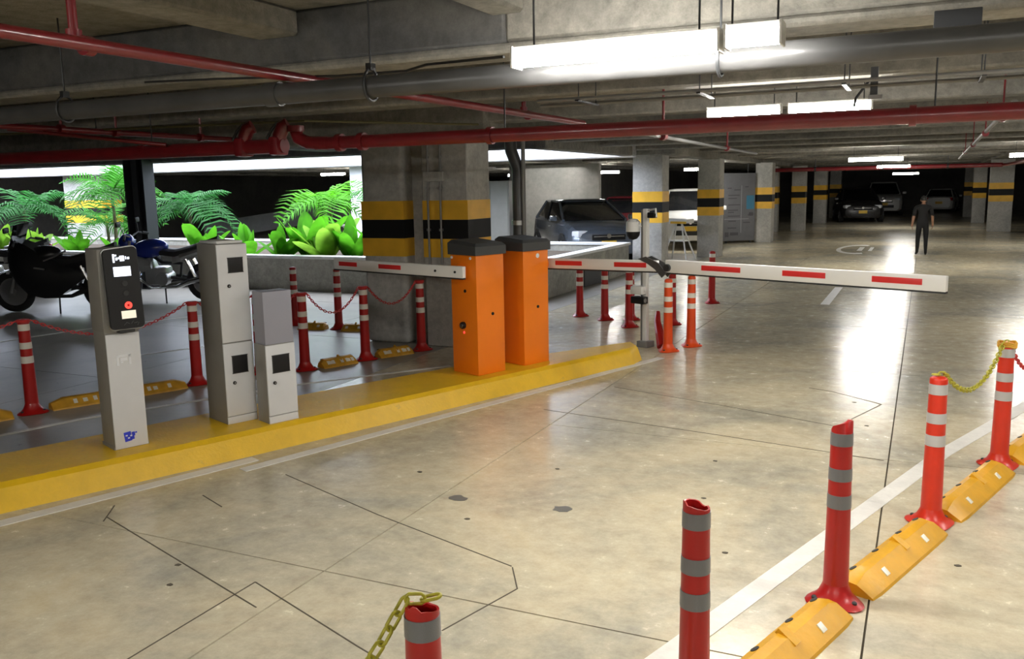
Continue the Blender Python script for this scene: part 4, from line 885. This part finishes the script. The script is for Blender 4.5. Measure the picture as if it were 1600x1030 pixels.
    if scooter:
        b = B(); rings(b, [[Vector((x, y, z)) for y, z in ((-w_, z0), (-w_*1.05, (z0+z1)/2), (-w_*.6, z1), (w_*.6, z1), (w_*1.05, (z0+z1)/2), (w_, z0))] for x, w_, z0, z1 in ((.66, .08, .66, .94), (.52, .20, .48, 1.10), (.34, .23, .30, 1.02), (.12, .21, .24, .86), (-.12, .19, .28, .76), (-.38, .15, .46, .72), (-.55, .10, .60, .74))]); obj('fairing', b, 'moto_black', t, ang=45)
        b = B(); rings(b, [[Vector((.56-.05*(y*y)*9-(z-1.0)*.35, y, z)) for y in (-.20, -.1, 0, .1, .2)] + [Vector((.55-.05*(y*y)*9-(z-1.0)*.35-.008, y, z)) for y in (.2, .1, 0, -.1, -.2)] for z in (1.0, 1.18, 1.32)]); obj('windscreen', b, 'glass_dark', t)
        b = B(); box(b, (.66, .0, .98), (.05, .16, .04)); box(b, (.70, 0, .60), (.04, .14, .03)); obj('position_lamp', b, 'lamp_glass', t)
        b = B(); tube(b, [(.05, .24, .80), (-.12, .24, .86), (-.3, .24, .95)], .012, 6); tube(b, [(.2, .25, .70), (.05, .25, .68)], .014, 6); obj('chrome_trim', b, 'moto_silver', t)
    else:
        b = B(); rings(b, [[Vector((x, s*y, z)) for y, z in ((.17, z0), (.19, (z0+z1)/2), (.15, z1), (.12, z1), (.12, z0))] for x, z0, z1 in ((.50, .62, .80), (.25, .50, .72), (.12, .55, .66)) for s in (1,)]); obj('side_panel', b, 'moto_silver', t)
        b = B(); tube(b, [(-.35, .15, .72), (-.62, .14, .80), (-.80, .12, .86)], [.05, .05, .02], 8); obj('side_panel', b, 'moto_silver', t)
    return t
motorcycle('bulky all black motorcycle parked left of the ticket pillar', (-13.72, 10.5, 0), R(205), 'moto_black', 1.18, scooter=True)
motorcycle('blue tanked motorcycle with silver trim parked between ticket pillar and tall cabinet', (-12.95, 12.15, 0), R(203), 'moto_blue', 1.2)
motorcycle('black motorcycle at the left picture edge behind the bulky one', (-17.0, 11.6, 0), R(215), 'moto_black', 1.15)

# ------------------------------------------------------------------ plants
def frond_mesh(b, L, droop, rnd, n=18, wl=.36):
    pts = []
    for i in range(n+1):
        s = i/n; pts.append(Vector((L*(s-.12*s*s*droop), 0, L*(.55*s-droop*.75*s*s))))
    tube(b, pts, [.012*(1-.8*i/n) for i in range(n+1)], 4)
    for i in range(2, n+1):
        s = i/n; p = pts[i]; d = (pts[i]-pts[i-1]).normalized(); ln = wl*L*math.sin(math.pi*min(1, s*.86+.12))**.7+.05
        for sd in (-1, 1):
            side = Vector((.45, sd*1.0, -.12+rnd.uniform(-.12, .12))).normalized(); tip = p+side*ln+Vector((0, 0, -.22*ln)); mid = p+side*ln*.55+Vector((0, 0, .04*ln)); wv = d*.026*L**.5
            vs = [b.verts.new(q) for q in (p-wv*.5, p+wv*.5, mid+wv*.8, tip, mid-wv*.8)]
            b.faces.new((vs[0], vs[1], vs[2], vs[4])); b.faces.new((vs[4], vs[2], vs[3]))
def palm(label, loc, trunk, L, nf, mat, seed, up=.55):
    rnd = random.Random(seed); t = thing('palm', label, 'plant', loc, 0, 'palms in the planter')
    b = B(); tube(b, [(0, 0, 0), (.02, .01, trunk*.5), (0, 0, trunk)], [.05, .04, .035], 8); obj('trunk', b, 'stem', t)
    protos = []
    for k in range(3):
        b = B(); frond_mesh(b, L*(.85+.15*k), .75+.35*k, rnd); me = obj('frond', b, mat, t, recalc=False); protos.append(me)
    for k in range(nf):
        if k < 3: o = protos[k]
        else: o = protos[k % 3].copy(); COL.objects.link(o)
        o.location = (0, 0, trunk-.02); o.rotation_euler = (R(rnd.uniform(-25, 25)), R(-rnd.uniform(-15, 45)*up*2), k*R(137.5)+rnd.uniform(-.3, .3)); s_ = rnd.uniform(.7, 1.05); o.scale = (s_, s_, s_)
    return t
def leaf_mesh(b, L, W, bend, n=7):
    rs = []
    for i in range(n+1):
        s = i/n; w_ = W/2*math.sin(math.pi*(.06+.92*s)**.75)**.8*(1 if s < .98 else .1)
        if s < .14: w_ = .012
        x = L*s*math.cos(bend*s*.6); z = L*s*(1-.32*bend*s); c = .22*w_
        rs.append([Vector((x*.45*bend, -w_, z+c)), Vector((x*.45*bend, 0, z)), Vector((x*.45*bend, w_, z+c))])
    vs = [[b.verts.new(p) for p in r_] for r_ in rs]
    for i in range(n):
        for k in range(2): b.faces.new((vs[i][k], vs[i][k+1], vs[i+1][k+1], vs[i+1][k]))
def broadleaf(label, loc, L, W, nl, mat, seed, group='broad leaved plants in the planter', spread=30):
    rnd = random.Random(seed); t = thing('broadleaf_plant', label, 'plant', loc, 0, group); protos = []
    for k in range(3):
        b = B(); leaf_mesh(b, L*(.8+.2*k), W*(.85+.15*k), .5+.5*k); protos.append(obj('leaf', b, mat, t, recalc=False, ang=80))
    for k in range(nl):
        o = protos[k] if k < 3 else protos[k % 3].copy()
        if k >= 3: COL.objects.link(o)
        o.location = (rnd.uniform(-.06, .06), rnd.uniform(-.06, .06), -.02)
        o.rotation_euler = (0, R(rnd.uniform(-6, spread*.7)), k*R(137.5)+rnd.uniform(-.4, .4)); s = rnd.uniform(.7, 1.1); o.scale = (s, s, s)
    return t
G = .52
palm('dark bluish palm at the left picture edge of the planter', (-22.6, 16.4, G), 1.15, 1.5, 14, 'frond_blue', 1)
palm('tall palm left of the dark steel column', (-18.9, 16.2, G), 1.55, 1.7, 15, 'frond', 2)
palm('palm just right of the dark steel column', (-16.3, 16.2, G), 1.15, 1.45, 14, 'frond_blue', 3)
palm('bright palm in front of the white sunlit column', (-12.4, 16.6, G), 1.2, 1.2, 12, 'leaf', 4)
palm('feathery palm beside the big banded column', (-11.0, 17.0, G), 1.35, 1.3, 12, 'frond', 5)
palm('low dark palm behind the black motorcycle', (-20.6, 17.4, G), .7, 1.2, 10, 'frond', 6)
for i, (x, y, L_, W_, n_, m, lb) in enumerate([
        (-22.2, 15.3, .85, .26, 12, 'leaf_pale', 'pale broad leaved plant leftmost above the black motorcycle'),
        (-20.6, 15.2, .80, .26, 12, 'leaf_pale', 'pale broad leaved plant second from left above the black motorcycle'),
        (-19.0, 15.1, .70, .22, 10, 'leaf', 'leafy plant above the ticket pillar top'),
        (-17.6, 15.1, .60, .2, 10, 'leaf', 'low leafy plant left of the steel column foot'),
        (-15.95, 15.0, .35, .12, 7, 'leaf', 'tiny bright plant right of the steel column'),
        (-14.95, 15.2, .95, .30, 8, 'leaf', 'upright big leaved plant above the tall cabinet, left one'),
        (-13.75, 15.3, .95, .28, 8, 'leaf', 'upright big leaved plant above the tall cabinet, right one'),
        (-12.7, 15.2, .85, .26, 10, 'leaf', 'bright big leaved plant left in the cluster before the white column'),
        (-12.1, 15.4, 1.15, .34, 11, 'leaf', 'bright big leaved plant, tallest of the cluster before the white column'),
        (-11.5, 15.2, 1.0, .30, 10, 'leaf_pale', 'pale big leaved plant in the cluster before the white column'),
        (-10.9, 15.3, 1.1, .30, 11, 'leaf', 'bright big leaved plant nearest the big banded column'),
        (-10.35, 15.6, 1.0, .28, 9, 'leaf', 'big leaved plant half hidden by the big banded column')]):
    broadleaf(lb, (x, y, G), L_*1.35, W_*1.2, n_+2, m, 20+i)

# ------------------------------------------------------------------ person walking away
def person():
    t = thing('person', 'person in black shirt and black trousers walking away down the far lane', 'person', (-.05, 26.2, 0), R(6))
    me = bpy.data.meshes.new('body'); o = bpy.data.objects.new('body', me); COL.objects.link(o)
    V = {'pel': ((0, 0, .86), .135, .105), 'waist': ((0, .0, 1.0), .128, .10), 'chest': ((0, .01, 1.17), .155, .105), 'sho': ((0, 0, 1.30), .135, .085), 'neck': ((0, 0, 1.37), .048, .05), 'nk2': ((0, .008, 1.43), .048, .05)}
    E = [('pel', 'waist'), ('waist', 'chest'), ('chest', 'sho'), ('sho', 'neck'), ('neck', 'nk2')]
    for s, n, sw in ((-1, 'l', .10), (1, 'r', -.10)):
        V.update({'hip'+n: ((s*.085, 0, .80), .088, .09), 'kn'+n: ((s*.095, sw*.35, .45), .058, .06), 'sh'+n: ((s*.095, sw*.5-.02, .25), .047, .052), 'an'+n: ((s*.10, sw*.6-.02, .075), .036, .038), 'to'+n: ((s*.115, sw*.6+.13, .03), .036, .026),
                  'sd'+n: ((s*.185, 0, 1.285), .062, .062), 'el'+n: ((s*.235, -sw*.5-.02, 1.04), .044, .044), 'wr'+n: ((s*.262, -sw*.9+.03, .84), .030, .030), 'pa'+n: ((s*.262, -sw*1.0+.05, .775), .020, .036)})
        E += [('pel', 'hip'+n), ('hip'+n, 'kn'+n), ('kn'+n, 'sh'+n), ('sh'+n, 'an'+n), ('an'+n, 'to'+n), ('sho', 'sd'+n), ('sd'+n, 'el'+n), ('el'+n, 'wr'+n), ('wr'+n, 'pa'+n)]
    K = list(V); me.from_pydata([V[k][0] for k in K], [(K.index(a), K.index(b_)) for a, b_ in E], [])
    md = o.modifiers.new('skin', 'SKIN'); md.use_smooth_shade = True
    for i, k in enumerate(K):
        sv = me.skin_vertices[0].data[i]; sv.radius = V[k][1:]; sv.use_root = (k == 'pel')
    o.modifiers.new('sub', 'SUBSURF').levels = 2
    dg = bpy.context.evaluated_depsgraph_get(); m2 = bpy.data.meshes.new_from_object(o.evaluated_get(dg)); bpy.data.objects.remove(o)
    body = bpy.data.objects.new('body', m2); COL.objects.link(body); body.parent = t; m2.materials.clear()
    for m in ('cloth_black', 'cloth_trouser', 'skin', 'rubber'): m2.materials.append(M[m])
    for p in m2.polygons:
        c = p.center; p.use_smooth = True
        p.material_index = 3 if c.z < .065 else (2 if (c.z > 1.375 or (abs(c.x) > .17 and c.z < 1.06)) else (1 if c.z < .88 and abs(c.x) < .2 else 0))
    for s, sw in ((-1, .10), (1, -.10)):
        for k in range(5):
            y0 = -sw+.05+(-.026+.015*k if k < 4 else .035); ln = (.058, .068, .072, .064, .05)[k]
            p0 = Vector((s*.262, y0, .765 if k < 4 else .80)); 
            p1 = p0+Vector((s*-.004, .002 if k < 4 else .018, -ln*.5)); p2 = p1+Vector((s*-.014, .004, -ln*.5))
            b = B(); tube(b, [p0, p1, p2], [.0085, .008, .006], 6); obj('finger' if k < 4 else 'thumb', b, 'skin', body)
    b = B(); bmesh.ops.create_uvsphere(b, u_segments=20, v_segments=14, radius=1)
    for v in b.verts:
        z = v.co.z; v.co = Vector((v.co.x*.072*(1-.18*max(0, -z)), v.co.y*.088*(1-.10*max(0, -z)), z*.105))
        if v.co.y > .06 and abs(v.co.x) < .018 and -.035 < v.co.z < .012: v.co.y += .018
    for s in (-1, 1): 
        tt = bmesh.new(); bmesh.ops.create_uvsphere(tt, u_segments=8, v_segments=6, radius=1); bmesh.ops.transform(tt, matrix=Matrix.Translation((s*.073, -.004, -.005)) @ Matrix.Diagonal((.012, .02, .03, 1)), verts=tt.verts); merge(b, tt)
    bmesh.ops.translate(b, verts=b.verts, vec=(0, .012, 1.485)); hd = obj('head', b, 'skin', t)
    for s in (-1, 1):
        b = B(); bmesh.ops.create_uvsphere(b, u_segments=8, v_segments=6, radius=.011); bmesh.ops.translate(b, verts=b.verts, vec=(s*.028, .092, 1.49)); obj('eye', b, 'hair', hd)
    b = B(); box(b, (0, .098, 1.435), (.04, .01, .008)); obj('mouth', b, 'tail_red', hd)
    b = B(); bmesh.ops.create_uvsphere(b, u_segments=20, v_segments=14, radius=1)
    bmesh.ops.delete(b, geom=[v for v in b.verts if v.co.z < -.35 or (v.co.y > .55 and v.co.z < .45)], context='VERTS')
    for v in b.verts: v.co = Vector((v.co.x*.080, v.co.y*.095, v.co.z*.108))
    bmesh.ops.translate(b, verts=b.verts, vec=(0, .006, 1.492)); obj('hair', b, 'hair', t)
person()
